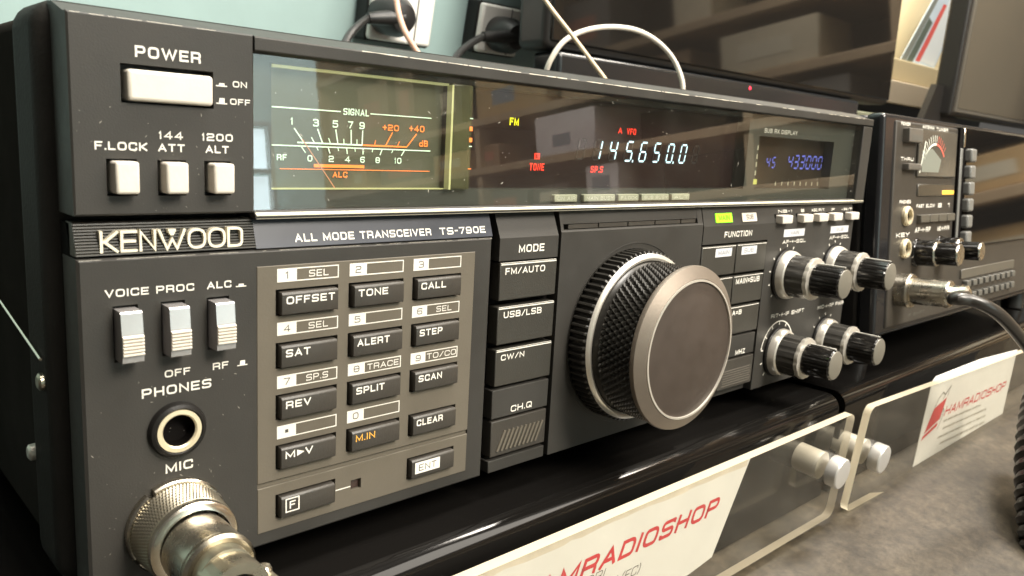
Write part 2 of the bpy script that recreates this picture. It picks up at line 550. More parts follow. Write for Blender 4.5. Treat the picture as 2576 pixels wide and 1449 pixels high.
def text(mb, s, x0, x1, z0, z1, y=-0.05, t=0.17, shear=0.0, depth=0.0, gap=0.24, mi=0):
    """lettering fitted into x0..x1, z0..z1, lying at y (a number or a function of z)"""
    H = z1 - z0
    yf = y if callable(y) else (lambda z: y)
    nat = sum(GL[c][0] for c in s) + gap * (len(s) - 1)
    if x1 is None:
        sx = 1.0
    else:
        sx = (x1 - x0) / (nat * H)
    th = t * H
    gx = x0
    lift = 0.0
    for c in s:
        wd, strokes = GL[c]
        gw = wd * H * sx
        ix, iw = gx + th / 2, max(gw - th, 0.0)
        for st in strokes:
            closed = st[-1] == 'c'
            pts = []
            for p in (st[:-1] if closed else st):
                rr = (p[2] if len(p) > 2 else 0) * H * min(1, max(sx, 0.5))
                zz = th / 2 + p[1] * (H - th)
                xx = ix + p[0] * iw
                pts.append((xx + shear * zz, z0 + zz, rr))
            L, Rr = ribbon(fillet(pts, closed), closed, th)
            n = len(L)
            lift += 0.006
            if lift > 0.03:
                lift = 0.006
            for i in range(n if closed else n - 1):
                k = (i + 1) % n
                q = [L[i], L[k], Rr[k], Rr[i]]
                a = (q[1].x - q[0].x) * (q[2].y - q[0].y) - (q[2].x - q[0].x) * (q[1].y - q[0].y)
                if a < 0:
                    q.reverse()
                mb.face([(p.x, yf(p.y) - lift, p.y) for p in q], mi)
                if depth:
                    for e0, e1 in ((0, 1), (2, 3), (1, 2), (3, 0)):
                        mb.face([(q[e0].x, yf(q[e0].y) - lift, q[e0].y), (q[e0].x, yf(q[e0].y) + depth, q[e0].y),
                                 (q[e1].x, yf(q[e1].y) + depth, q[e1].y), (q[e1].x, yf(q[e1].y) - lift, q[e1].y)], mi)
        gx += gw + gap * H * sx
    return mb


def flatq(mb, x0, x1, z0, z1, y, mi=0):
    mb.face([(x0, y, z0), (x1, y, z0), (x1, y, z1), (x0, y, z1)], mi)


def label_on(part, items, material, name='lettering', y=-0.05, t=0.17, lab=None, **kw):
    """printed words as a sub-part of a part"""
    mb = MB()
    mb.recalc = False
    for s, x0, x1, z0, z1 in items:
        text(mb, s, x0, x1, z0, z1, y=y, t=t, **kw)
    o = mb.build(name, material, part, loc=tuple(-c / MM for c in part.location) if part.type == 'MESH' else (0, 0, 0))
    if lab:
        o['label'] = lab
    return o

GL['w'] = (1.6, [((0, 1), (.30, 0), (.5, .52), (.70, 0), (1, 1)), ((.40, 1), (.60, 1)), ((.44, .90), (.56, .90)), ((.48, .80), (.52, .80))])
GL['o'] = (1.12, [((0, 0, .5), (1, 0, .5), (1, 1, .5), (0, 1, .5), 'c')])
GL['n'] = (.95, GL['N'][1])
GL['D2'] = (1.0, [])

# ================================================================== SETTING
def structure(o):
    o['kind'] = 'structure'
    return o


def desk_material():
    m = bpy.data.materials.new('desk_laminate')
    m.use_nodes = True
    nt = m.node_tree
    b = nt.nodes['Principled BSDF']
    tc = nt.nodes.new('ShaderNodeTexCoord')
    n1 = nt.nodes.new('ShaderNodeTexNoise')
    n1.inputs['Scale'].default_value = 26
    n1.inputs['Detail'].default_value = 14
    n1.inputs['Roughness'].default_value = 0.76
    n1.inputs['Distortion'].default_value = 0.6
    mp = nt.nodes.new('ShaderNodeMapping')
    mp.inputs['Rotation'].default_value = (0, 0, 0.5)
    mp.inputs['Scale'].default_value = (1, 2.2, 1)
    nt.links.new(tc.outputs['Object'], mp.inputs[0])
    nt.links.new(mp.outputs[0], n1.inputs['Vector'])
    cr = nt.nodes.new('ShaderNodeValToRGB')
    els = cr.color_ramp.elements
    els[0].position, els[0].color = 0.28, (0.018, 0.014, 0.0095, 1)
    els[1].position, els[1].color = 0.75, (0.095, 0.076, 0.052, 1)
    e = els.new(0.5)
    e.color = (0.046, 0.037, 0.025, 1)
    nt.links.new(n1.outputs['Fac'], cr.inputs['Fac'])
    n2 = nt.nodes.new('ShaderNodeTexNoise')
    n2.inputs['Scale'].default_value = 170
    n2.inputs['Detail'].default_value = 9
    n2.inputs['Roughness'].default_value = 0.75
    nt.links.new(tc.outputs['Object'], n2.inputs['Vector'])
    mx = nt.nodes.new('ShaderNodeMix')
    mx.data_type = 'RGBA'
    mx.blend_type = 'OVERLAY'
    mx.inputs[0].default_value = 0.6
    c2 = nt.nodes.new('ShaderNodeValToRGB')
    c2.color_ramp.elements[0].position = 0.36
    c2.color_ramp.elements[1].position = 0.64
    c2.color_ramp.elements[0].color = (.12, .12, .12, 1)
    c2.color_ramp.elements[1].color = (.86, .86, .86, 1)
    nt.links.new(n2.outputs['Fac'], c2.inputs['Fac'])
    nt.links.new(cr.outputs['Color'], mx.inputs[6])
    nt.links.new(c2.outputs['Color'], mx.inputs[7])
    nt.links.new(mx.outputs[2], b.inputs['Base Color'])
    b.inputs['Roughness'].default_value = 0.42
    bp = nt.nodes.new('ShaderNodeBump')
    bp.inputs['Strength'].default_value = 0.25
    bp.inputs['Distance'].default_value = 0.0004
    nt.links.new(n2.outputs['Fac'], bp.inputs['Height'])
    nt.links.new(bp.outputs['Normal'], b.inputs['Normal'])
    return m


mb = MB()
mb.box(-1400, 2300, -900, 640, -40, 0)
desk = structure(mb.build('desk_top', desk_material()))
WALLM = mat('teal_wall_paint', (0.33, 0.455, 0.44), 0.6, var=0.10, vscale=5, grain=0.15, gscale=300)
CREAM = mat('cream_wall_paint', (0.72, 0.62, 0.42), 0.6, var=0.04, vscale=6)
mb = MB()
mb.box(-1400, 1000, 446, 540, 0, 1400)
structure(mb.build('wall', WALLM))
mb = MB()
mb.box(1000, 2300, 700, 760, 0, 1400)
structure(mb.build('side_wall', CREAM))

# ================================================================== NEAR TRANSCEIVER
radio = thing('radio_transceiver', 'nearest black radio transceiver with lit signal meter, number keypad and big tuning knob', 'radio',
              (0, 0, 0), 0.0)

# --- outer case
mb = MB()
mb.rbox(-1.5, 335.5, 24, 310, 0.5, 115.5, 3.0, 3)
case = mb.build('case_body', CASESIDE, radio)
mb = MB()
mb.rbox(-3.2, 337, 9.5, 31, -2, 117.3, 5.0, 5)
mb.build('case_frame', CASE, radio)
mb = MB()
mb.box(-0.4, 330, 4.2, 12, 0.4, 76)
mb.build('chassis_front', VOID, radio)
mb = MB()
mb.prism_x([(0.7, 113.8), (9, 116.4), (12, 116.7), (12, 112)], -0.4, 333.4)
mb.build('bezel_top', PANEL, radio)
for yy, zz in ((17.0, 42.2), (28.5, 23.2)):
    mb = MB()
    mb.lathe([(1.9, 1.4), (1.8, -0.3), (1.2, -0.7)], n=24)
    o = mb.build('side_screw', COLLAR if zz < 30 else PLUGB, radio, loc=(-3.6, yy, zz))
    o.rotation_euler = (0, 0, R_(-90))
mb = MB()
mb.tube([(-3.7, 80, 58.4), (-3.7, 47.5, 52.8), (-3.7, 15.7, 47.3)], 0.35, 6)
mb.build('side_line', BRIGHT, radio)  # thin bright line along the case side
for fx in (34, 296):
    mb = MB()
    mb.lathe([(9, 0), (8.4, 8)], n=28, cap0=True)
    o = mb.build('foot', RUBBER, radio, loc=(fx, 30, 0))
    o.rotation_euler = (R_(-90), 0, 0)

# --- switch panel (upper left)
HOLES = [(8.3, 25.9, 98.8, 106.0), (5.3, 10.8, 81.4, 88.4), (14.6, 20.1, 81.4, 88.4), (23.8, 29.3, 81.4, 88.4)]
mb = MB()
mb.plate(-0.5, 34.4, 77.7, 114.2, 0, 10, HOLES, 0.35, 5)
sw = mb.build('switch_panel', PANEL, radio)
label_on(sw, [('POWER', 11.0, 23.4, 107.35, 109.45)], WHITE, t=.19, lab='white word POWER')
label_on(sw, [('F.LOCK', 3.4, 12.75, 90.0, 91.55), ('144', 15.0, 19.6, 92.4, 93.9), ('ATT', 14.8, 19.9, 90.0, 91.5),
              ('1200', 23.4, 29.8, 92.4, 93.9), ('ALT', 24.1, 28.9, 90.0, 91.5)], WHITE, t=.19)
label_on(sw, [('ON', 29.9, 32.9, 103.4, 104.6), ('OFF', 29.3, 33.6, 99.9, 101.1)], WHITE, t=.18)


def pushsym(x, z, tall):
    mb = MB()
    mb.recalc = False
    hh = 1.3 if tall else 0.62
    mb.face([(x, -.05, z), (x + 2.3, -.05, z), (x + 2.3, -.05, z + .22), (x, -.05, z + .22)])
    mb.face([(x + .55, -.06, z + .2), (x + 1.75, -.06, z + .2), (x + 1.75, -.06, z + .2 + hh * .75), (x + .7, -.06, z + .2 + hh * .75)])
    return mb


wr = random.Random(8)


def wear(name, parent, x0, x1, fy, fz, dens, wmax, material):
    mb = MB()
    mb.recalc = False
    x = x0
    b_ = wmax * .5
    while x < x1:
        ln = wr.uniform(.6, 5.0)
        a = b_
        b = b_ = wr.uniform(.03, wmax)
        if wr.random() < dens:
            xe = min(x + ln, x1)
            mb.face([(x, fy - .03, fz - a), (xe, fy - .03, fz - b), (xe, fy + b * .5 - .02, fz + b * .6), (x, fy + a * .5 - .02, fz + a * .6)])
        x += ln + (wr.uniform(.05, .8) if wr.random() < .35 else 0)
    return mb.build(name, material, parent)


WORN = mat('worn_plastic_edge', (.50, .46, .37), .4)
wear('worn_edge', sw, 0.2, 20, .16, 114.02, .85, .16, WORN)
wear('worn_edge', sw, 20, 34.2, .16, 114.02, .4, .09, WORN)
pushsym(26.4, 103.3, False).build('push_symbol', WHITE, sw)
pushsym(26.4, 99.85, True).build('push_symbol', WHITE, sw)
mb = MB()
mb.rbox(9.2, 25.4, -1.3, 6, 99.25, 105.05, 0.7, 3)
mb.build('power_button', IVORY, radio)
pb = None
for xc in (8.35, 17.6, 26.95):
    if pb is None:
        mb = MB()
        mb.rbox(-2.15, 2.15, -3.0, 5, -3.05, 3.05, 0.55, 3)
        pb = mb.build('push_button', IVORY, radio, loc=(xc - .15, 0, 85.0))
    else:
        o = pb.copy()
        col.objects.link(o)
        o.location.x = (xc - .15) * MM

# --- maker's badge and model strip (leaning back above the keypad block)
slope = lambda z: (z - 69.6) * 0.33
mb = MB()
prof = [(slope(70) + 4, 70.0)]
nr = 11
for i in range(nr):
    z0 = 70.05 + i * 0.56
    prof += [(slope(z0) + .42, z0), (slope(z0) + .02, z0 + .12), (slope(z0) + .08, z0 + .36), (slope(z0) + .45, z0 + .46)]
prof += [(slope(76.3), 76.3), (slope(76.3) + 4, 76.3)]
mb.prism_x(prof, -0.4, 34.9)
badge = mb.build('brand_badge', RIBS, radio)
mb = MB()
kz = lambda z: 0.25
nat = sum(GL[c][0] for c in 'KEnwooD') + .10 * 6
lx = 3.75
for ch in 'KEnwooD':
    lw = GL[ch][0] / nat * (32.0 - 3.75)
    mb = MB()
    text(mb, ch, lx, lx + lw, 70.55, 74.75, y=kz, t=.125, depth=1.9)
    mb.build('letter', GOLD, badge)
    lx += lw + .10 / nat * (32.0 - 3.75)
mb = MB()
mb.prism_x([(slope(69.9), 69.9), (slope(76.1), 76.1), (slope(76.1) + 4, 76.1), (slope(69.9) + 4, 69.9)], 34.95, 103.1)
strip = mb.build('model_strip', STRIP, radio)
ys = lambda z: slope(z) - 0.05
label_on(strip, [('ALL MODE TRANSCEIVER', 44.3, 82.4, 70.9, 72.65), ('TS-790E', 85.2, 100.8, 70.9, 72.65)], WHITE, y=ys, t=.19)

# --- keypad block
COLS, ROWS = (47.2, 65.8, 84.4), (57.5, 45.3, 33.15, 21.1, 9.05)
mb = MB()
mb.plate(-0.5, 103.1, 0.2, 69.6, 0, 9, [(34.9, 97.1, 3.5, 66.0), (5.5, 10.2, 48.9, 60.2), (14.6, 19.4, 48.9, 60.2), (23.9, 28.7, 48.9, 60.2), (13.1, 21.3, 28.8, 37.0)], 0.55, 2.0)
kp = mb.build('keypad_panel', PANEL, radio)
label_on(kp, [('VOICE', 4.2, 12.3, 62.0, 63.5), ('PROC', 13.75, 21.3, 62.0, 63.5), ('ALC', 24.0, 29.2, 62.0, 63.5), ('RF', 25.0, 28.4, 44.4, 45.9),
              ('OFF', 15.0, 20.2, 44.35, 45.85)], WHITE, t=.185)
def flecks(parent, x0, x1, z0, z1, n, seed):
    q_ = random.Random(seed)
    mb = MB()
    mb.recalc = False
    for _ in range(n):
        x, z, a, t_ = q_.uniform(x0, x1), q_.uniform(z0, z1), q_.uniform(.04, .10), q_.uniform(0, 3.1)
        e = a * q_.choice((1, 1, 1.5, 5))
        ca, sa = math.cos(t_), math.sin(t_)
        mb.face([(x + ca * e, -.035, z + sa * e), (x - sa * a, -.035, z + ca * a), (x - ca * e, -.035, z - sa * e), (x + sa * a, -.035, z - ca * a)][::-1])
    o = mb.build('dust', mat('dust_flecks', (.30, .28, .24), .8), parent)
    o['kind'] = 'stuff'


flecks(sw, 0, 34, 78.5, 98, 34, 1)
flecks(kp, 0, 34, 1, 46, 60, 2)
wear('worn_edge', kp, 0, 103, .25, 69.3, .8, .14, WORN)
label_on(kp, [('PHONES', 10.4, 24.6, 40.7, 42.65), ('MIC', 14.7, 20.4, 23.6, 25.6)], WHITE, t=.185)
pushsym(30.2, 61.9, False).build('push_symbol', WHITE, kp)
pushsym(30.4, 44.4, True).build('push_symbol', WHITE, kp)
khole = lambda c, r_: (c - 7.9, c + 7.9, r_ - 3.05, r_ + 3.05)
mb = MB()
mb.plate(34.95, 97.05, 15.75, 65.95, -0.12, 2, [khole(c, z) for z in ROWS[:4] for c in COLS], 0.12, 3)
mb.plate(34.95, 97.05, 3.55, 14.55, -0.12, 2, [khole(COLS[0], 9.05), khole(COLS[2], 9.05), (59.5, 62.5, 7.7, 10.4)], 0.12, 3)
mb.box(34.95, 97.05, 0.5, 1.8, 14.5, 15.8)
kpl = mb.build('keypad_plate', PLATE, radio)
mb = MB()
flatq(mb, 60.2, 62.4, 7.8, 9.9, 0.9)
mb.build('lamp_window', mat('dull_red_lamp', (0.05, 0.03, 0.025), 0.2), kpl)
mb = MB()
flatq(mb, 55.2, 59.4, 8.75, 9.05, -0.17)
mb.build('link_line', WHITE, kpl)
LG = [['1 SEL', '2', '3'], ['4 SEL', '5', '6 SEL'], ['7 SP.S', '8 TRACE', '9 TO/CO'], ['.', '0', None]]
LZ = ((62.15, 65.2), (50.0, 53.0), (37.6, 40.6), (25.6, 28.7))
for i, rw in enumerate(LG):
    for j, s in enumerate(rw):
        if s is None:
            continue
        x0 = (39.65, 58.1, 76.65)[j]
        x1 = x0 + 15.5
        z0, z1 = LZ[i]
        mb = MB()
        mb.recalc = False
        yy = -0.17
        flatq(mb, x0, x0 + 4.75, z0, z1, yy)
        flatq(mb, x0 + 4.75, x1, z1 - .26, z1, yy)
        flatq(mb, x0 + 4.75, x1, z0, z0 + .26, yy)
        flatq(mb, x1 - .26, x1, z0 + .26, z1 - .26, yy)
        wds = s.split(' ')
        if len(wds) > 1:
            ww = {'SEL': (7.8, 12.8), 'SP.S': (7.3, 13.0), 'TRACE': (5.5, 14.8), 'TO/CO': (5.2, 15.0)}[wds[1]]
            text(mb, wds[1], x0 + ww[0], x0 + ww[1], z0 + .75, z1 - .75, y=yy, t=.15)
        lb = mb.build('legend_box', WHITE, kpl)
        mb = MB()
        mb.recalc = False
        if wds[0] == '.':
            flatq(mb, x0 + 2.0, x0 + 2.8, z0 + 1.2, z0 + 2.0, -0.23)
        else:
            text(mb, wds[0], x0 + (2.0 if wds[0] == '1' else 1.6), x0 + (2.9 if wds[0] == '1' else 3.2), z0 + .7, z1 - .7, y=-0.21, t=.13)
        mb.build('digit', DARKP, lb)
KT = [['OFFSET', 'TONE', 'CALL'], ['SAT', 'ALERT', 'STEP'], ['REV', 'SPLIT', 'SCAN'], ['M>V', 'M.IN', 'CLEAR'], ['F', None, 'ENT']]
KW = dict(OFFSET=12.2, TONE=8.4, CALL=8.0, SAT=6.1, ALERT=9.2, STEP=7.4, REV=6.3, SPLIT=8.2, SCAN=7.6, CLEAR=8.6)
k0 = None
for i, rw in enumerate(KT):
    for j, s in enumerate(rw):
        if s is None:
            continue
        xc, zc = COLS[j], ROWS[i] + random.uniform(-.05, .05)
        if k0 is None:
            mb = MB()
            prof = [(-1.5, -2.45), (-1.5, 2.0), (-1.15, 2.5), (2.6, 2.6), (2.6, -2.6), (-1.2, -2.6)]
            mb.prism_x(prof, -7.1, 7.1)
            k0 = mb.build('keypad_key', KEY, radio, loc=(xc, 0, zc))
            bv = bmesh.new()
            bv.from_mesh(k0.data)
            bmesh.ops.bevel(bv, geom=bv.edges[:], offset=0.00016, segments=2, profile=.5, affect='EDGES')
            bv.to_mesh(k0.data)
            bv.free()
            for p in k0.data.polygons:
                p.use_smooth = True
            k0.data.set_sharp_from_angle(angle=R_(40))
            k = k0
        else:
            k = k0.copy()
            col.objects.link(k)
            k.location = Vector((xc, 0, zc)) * MM
        k.location.y = random.uniform(-.16, .16) * MM
        k.rotation_euler.z = R_(random.uniform(-.5, .5))
        xl, zb = xc - 6.1, zc - 0.15
        yk = -1.56 + k.location.y / MM
        if s in KW:
            label_on(k, [(s, xl, xl + KW[s], zb, zb + 1.75)], WHITE, y=yk, t=.195)
        elif s == 'M.IN':
            label_on(k, [(s, xl, xl + 5.6, zb, zb + 1.75)], ORANGEP, y=yk, t=.17)
        elif s == 'M>V':
            o = label_on(k, [('M', xl, xl + 2.4, zb, zb + 1.75), ('V', xl + 5.0, xl + 7.0, zb, zb + 1.75)], WHITE, y=yk, t=.195)
            mb = MB()
            mb.face([(xl + 2.9, yk - .02, zb + .1), (xl + 4.8, yk - .02, zb + .87), (xl + 2.9, yk - .02, zb + 1.65)])
            mb.build('arrow', WHITE, k, loc=tuple(-c / MM for c in k.location))
        elif s == 'F':
            mb = MB()
            mb.recalc = False
            a, b, z0, z1 = xl, xl + 3.6, zc - 1.45, zc + 2.0
            for q in ((a, b, z0, z0 + .3), (a, b, z1 - .3, z1), (a, a + .3, z0 + .3, z1 - .3), (b - .3, b, z0 + .3, z1 - .3)):
                flatq(mb, *q, yk)
            text(mb, 'F', xl + 1.05, xl + 2.6, z0 + .8, z1 - .8, y=yk, t=.17)
            mb.build('lettering', WHITE, k, loc=tuple(-c / MM for c in k.location))
        elif s == 'ENT':
            mb = MB()
            flatq(mb, xl, xl + 8.2, zc - 1.4, zc + 1.75, yk)
            mb.build('white_field', WHITE, k, loc=tuple(-c / MM for c in k.location))
            label_on(k, [('ENT', xl + 1.2, xl + 7.0, zc - .75, zc + 1.05)], DARKP, y=yk - .03, t=.12)

# --- push levers above the phones jack
s0 = None
for xc in (7.75, 16.9, 26.25):
    if s0 is None:
        mb = MB()
        pr = [(2, -5.1), (-3.9, -5.1), (-4.15, -4.9), (-4.2, -3.7)]
        pr += [(-4.15, 0.62), (-3.75, 4.7), (-3.45, 5.0), (2, 5.1)]
        mb.prism_x(pr, -2.0, 2.0)
        s0 = mb.build('push_lever', SILVER, radio, loc=(xc, 0, 54.6))
        mb = MB()
        pr = [(-3.8, 0.5), (-3.8, -3.7)]
        for q in range(6):
            zz = -3.65 + q * 0.68
            pr += [(-4.3, zz), (-4.8, zz + .20), (-4.8, zz + .44), (-4.3, zz + .62)]
        mb.prism_x(pr, -1.95, 1.95)
        rb0 = mb.build('grip_ribs', IVORY, s0)
    else:
        o = s0.copy()
        col.objects.link(o)
        o.location.x = xc * MM
        c = rb0.copy()
        col.objects.link(c)
        c.parent = o

# --- phones jack
mb = MB()
mb.lathe([(5.95, 0.2), (5.95, -0.7), (5.6, -1.5), (4.9, -1.8), (4.6, -1.5)], (17.2, 32.9), 56, cap1=False)
jk = mb.build('phones_jack', SATINB, radio)
mb = MB()
mb.lathe([(4.6, -1.2), (4.55, -1.7), (3.65, -1.75), (3.35, -1.4), (3.3, 1.5)], (17.2, 32.9), 56, cap1=False)
mb.build('contact_ring', BRASS, jk)
mb = MB()
mb.lathe([(3.32, -1.2), (3.28, 1.75), (.1, 1.8)], (17.2, 32.9), 40, cap1=True)
mb.build('jack_hole', VOID, jk)

# --- mode key column
fs = lambda z: 0.0 if z < 69.1 else (z - 69.1) * 0.25


def chamfer_top(x0, x1, zb=62.7, zt=76.1):
    mb = MB()
    mb.prism_x([(0, zb), (0, 69.1), ((zt - 69.1) * .42, zt), (4.8, zt), (4.8, zb)], x0, x1)
    return mb


mp_ = chamfer_top(105.9, 129.2).build('mode_panel', PANEL, radio)
label_on(mp_, [('MODE', 113.2, 123.4, 64.8, 67.0)], WHITE, t=.19)
MK = [('FM/AUTO', 51.4, 62.2, (108.4, 124.1, 58.8, 60.7)), ('USB/LSB', 38.6, 49.6, (108.6, 123.7, 46.3, 48.15)), ('CW/N', 26.3, 37.2, (108.4, 117.6, 33.9, 35.6))]
for s, z0, z1, tx in MK:
    mb = MB()
    mb.rbox(106.4, 129.1, -0.1, 4, z0, z1, .35, 2)
    k = mb.build('mode_key', MKEY, radio)
    label_on(k, [(s, *tx)], WHITE, y=-0.15, t=.18)
    mb = MB()
    flatq(mb, 106.7, 128.8, z1 - .50, z1 - .02, -0.02)
    mb.face([(106.7, -.14, z1 - .68), (128.8, -.14, z1 - .68), (128.8, -.14, z1 - .36), (106.7, -.14, z1 - .36)])
    mb.build('edge_highlight', WHITE, k)  # highlight of the top chamfer painted as white strips
mb = MB()
mb.rbox(106.0, 128.9, 0, 4, 16.6, 25.3, .3, 2)
cq = mb.build('channel_panel', PANEL, radio)
label_on(cq, [('CH.Q', 113.5, 122.1, 17.6, 19.5)], WHITE, t=.18)
mb = MB()
mb.rbox(106.1, 128.6, -0.1, 4, 5.0, 15.9, .35, 2)
hk = mb.build('channel_key', KEY, radio)
for i in range(10):
    mb = MB()
    xa = 108.3 + i * 1.72
    x_, z_ = (xa, 6.3), (xa + 3.0, 12.6)
    mb.prism_y([(xa, 6.6), (xa + .75, 6.4), (xa + 3.5, 12.4), (xa + 2.75, 12.6)], -0.45, 0)
    mb.build('ridge', PLATE, hk)
mb = MB()
mb.rbox(105.7, 128.6, 0, 4, 0.3, 4.0, .3, 2)
mb.build('mode_base', PANEL, radio)

# --- tuning panel with slotted top
mb = MB()
mb.prism_x([(0, 0.3), (0, 69.9), (0.25, 70.35), (0.3, 70.5), (3.4, 70.5), (3.4, 72.2), (fs(72.2) + .1, 72.2), (fs(76.1), 76.1), (6, 76.1), (6, 0.3)], 131.6, 200.9)
mb.prism_x([(0, 0.3), (0, 69.9), (.25, 70.35), (fs(76.1), 76.1), (6, 76.1), (6, 0.3)], 130.4, 131.6)
mb.prism_x([(0, 0.3), (0, 69.9), (.25, 70.35), (fs(76.1), 76.1), (6, 76.1), (6, 0.3)], 200.9, 204.0)
tp = mb.build('tuning_panel', PANEL, radio)
mb = MB()
for a, b in ((133.9, 147.3), (147.9, 161.8), (162.4, 176.1), (176.7, 190.7), (191.3, 199.9)):
    mb.box(a, b, 0.75, 3.4, 70.75, 72.0)
mb.build('slot_shutter', KEY, tp)
# shallow ring round the knob
mb = MB()
mb.lathe([(30.6, -0.02), (30.6, -0.22), (30.2, -0.22), (30.2, -0.02)], (166.5, 34.8), 96, cap1=False)
mb.build('dial_seat', PANEL, tp)

# --- tuning knob
KC = (164.3, 35.2)
mb = MB()
mb.lathe([(25, 0), (28.1, -0.2), (28.3, -0.6)], KC, 120, cap1=False)
nb = 78
mb.lathe([(28.2, -0.6), (28.2, -6.2)], KC, nb * 4, mod=lambda i, j: (0, 0, -1.0, -1.0)[i % 4], cap1=False)
mb.lathe([(28.2, -6.2), (27.3, -7.0), (26.2, -7.2)], KC, nb * 4, mod=lambda i, j: ((0, 0, -1.0, -1.0)[i % 4]) * (1 if j == 0 else 0), cap1=False)
ring = mb
tk = ring.build('tuning_knob', GRIP, radio, angle=25)
mb = MB()
mb.lathe([(27.4, -6.95), (26.9, -7.6), (26.1, -7.9), (25.3, -7.6), (25.2, -7)], KC, 120, cap1=False)
mb.build('bright_ring', COLLAR, tk)
mb = MB()
mb.lathe([(25.3, -6.9), (24.2, -8.4), (24.0, -9.6)], KC, 120, cap1=False)
n, rows = 74, 8
y0, y1 = -9.4, -22.3
dy = (y1 - y0) / rows
rin, rout = 24.0, 25.5
P = lambda rr, a, y: (KC[0] + rr * math.cos(a), y, KC[1] + rr * math.sin(a))
for j in range(rows):
    for i in range(n):
        a0 = 2 * math.pi * (i + (j % 2) * .5) / n
        a1 = a0 + 2 * math.pi / n
        ya, yb = y0 + dy * j, y0 + dy * (j + 1)
        ap = P(rout, (a0 + a1) / 2, (ya + yb) / 2)
        q = [P(rin, a0, ya), P(rin, a1, ya), P(rin, a1, yb), P(rin, a0, yb)]
        for m_ in range(4):
            mb.face([q[m_], q[(m_ + 1) % 4], ap])
mb.lathe([(24.0, -22.3), (24.3, -22.6)], KC, 120, cap1=False)
mb.build('knurled_grip', GRIP, tk)
mb = MB()
mb.lathe([(23, -22.4), (25.4, -22.5), (26.0, -22.8), (26.1, -23.4), (25.85, -24.2), (22.5, -26.0), (22.3, -26.1), (21.95, -25.7)], KC, 140, cap1=False)
mb.build('face_rim', KNOBRIM, tk)
mb = MB()
mb.lathe([(22.15, -25.4), (22.05, -26.3), (21.45, -26.35), (21.35, -25.7)], KC, 140, cap1=False)
mb.build('bright_edge', COLLAR, tk)
mb = MB()
mb.lathe([(21.6, -25.2), (21.45, -25.8), (21.3, -25.85)], (0, 0), 140)
mb.build('knob_cap', KNOBFACE, tk, loc=(KC[0], 0, KC[1]))

# --- function panel on the right
mb = MB()
mb.prism_x([(3.6, 0.3), (3.6, 62.2), (0, 62.5), (0, 69.1), (fs(75.9), 75.9), (6, 75.9), (6, 0.3)], 204.6, 250.0)
mb.prism_x([(0, 0.3), (0, 69.1), (fs(75.9), 75.9), (6, 75.9), (6, 0.3)], 250.0, 325.6)
fp = mb.build('function_panel', PANEL, radio)
fe = lambda z: fs(z) - 0.06
label_on(fp, [('FUNCTION', 218.5, 237.7, 64.65, 66.85)], WHITE, t=.2)
GREENL = mat('green_lamp', (0.30, 0.95, 0.02), 0.4, emit=1.05)
mb = MB()
mb.prism_x([(fs(70.3) - .25, 70.35), (fs(73.7) - .25, 73.65), (2, 73.65), (2, 70.35)], 212.4, 223.3)
ml = mb.build('main_lamp', GREENL, radio)
label_on(ml, [('MAIN', 214.3, 221.4, 71.1, 72.9)], mat('lamp_print', (.06, .13, .01), .5), y=lambda z: fs(z) - .32, t=.14)
mb = MB()
mb.prism_x([(fs(70.3) - .25, 70.25), (fs(73.5) - .25, 73.45), (2, 73.45), (2, 70.25)], 230.4, 240.8)
ml = mb.build('sub_lamp', IVORY, radio)
label_on(ml, [('SUB', 233.2, 238.2, 71.0, 72.8)], DARKP, y=lambda z: fs(z) - .32, t=.14)
FK = [(204.7, 227.4, 50.5, 61.8), (228.0, 250, 50.5, 61.8), (204.7, 227.2, 38.3, 49.5), (227.8, 249.8, 38.3, 49.5), (204.7, 227.2, 26.1, 37.3), (227.8, 249.2, 26.1, 37.3)]
FT = [('box', 'MAIN'), ('box', 'SUB'), None, ('MAIN=SUB',), None, ('A=B',)]
GL['='] = (.7, [((0, .3), (1, .3)), ((0, .7), (1, .7))])
for q, tx in zip(FK, FT):
    mb = MB()
    mb.rbox(q[0], q[1], -0.1, 4, q[2], q[3], .35, 2)
    k = mb.build('function_key', MKEY, radio)
    if tx and tx[0] == 'box':
        x0 = q[0] + (8.8 if tx[1] == 'MAIN' else 3.4)
        mb = MB()
        flatq(mb, x0, x0 + 11, 57.5, 60.65, -0.15)
        mb.build('white_field', mat('pale_print', (.64, .65, .67), .5), k)
        label_on(k, [(tx[1], x0 + 1.8, x0 + (9.2 if tx[1] == 'MAIN' else 8.6), 58.3, 59.9)], mat('grey_print', (.24, .24, .25), .5), y=-0.19, t=.15)
    elif tx and tx[0] == 'MAIN=SUB':
        label_on(k, [(tx[0], 229.6, 246.9, 46.1, 48.3)], WHITE, y=-0.15, t=.2)
    elif tx:
        label_on(k, [('A=B', 229.3, 236.0, 33.8, 35.75)], WHITE, y=-0.15, t=.2)
    mb = MB()
    mb.face([(q[0] + .4, -.13, q[3] - .6), (q[1] - .4, -.13, q[3] - .6), (q[1] - .4, -.13, q[3] - .34), (q[0] + .4, -.13, q[3] - .34)])
    mb.build('edge_highlight', WHITE, k)  # painted highlight along the top edge of the key
mb = MB()
mb.rbox(224, 248.6, 0, 4, 16.7, 25.2, .3, 2)
mz = mb.build('step_panel', PANEL, radio)
label_on(mz, [('MHz'.upper(), 234.8, 241.9, 17.2, 19.2)], WHITE, t=.2)
mb = MB()
mb.rbox(224, 249, -0.1, 4, 4.0, 15.8, .35, 2)
mh = mb.build('step_key', KEY, radio)
mb = MB()
for i in range(22):
    for j in range(7):
        xa, za = 227.3 + i * .93 + (j % 2) * .45, 5.4 + j * .98
        mb.raw([(xa - .35, -.1, za), (xa, -.1, za - .35), (xa + .35, -.1, za), (xa, -.1, za + .35), (xa, -.5, za)], [(0, 1, 4), (1, 2, 4), (2, 3, 4), (3, 0, 4)])
mb.build('grip_dots', PLATE, mh)

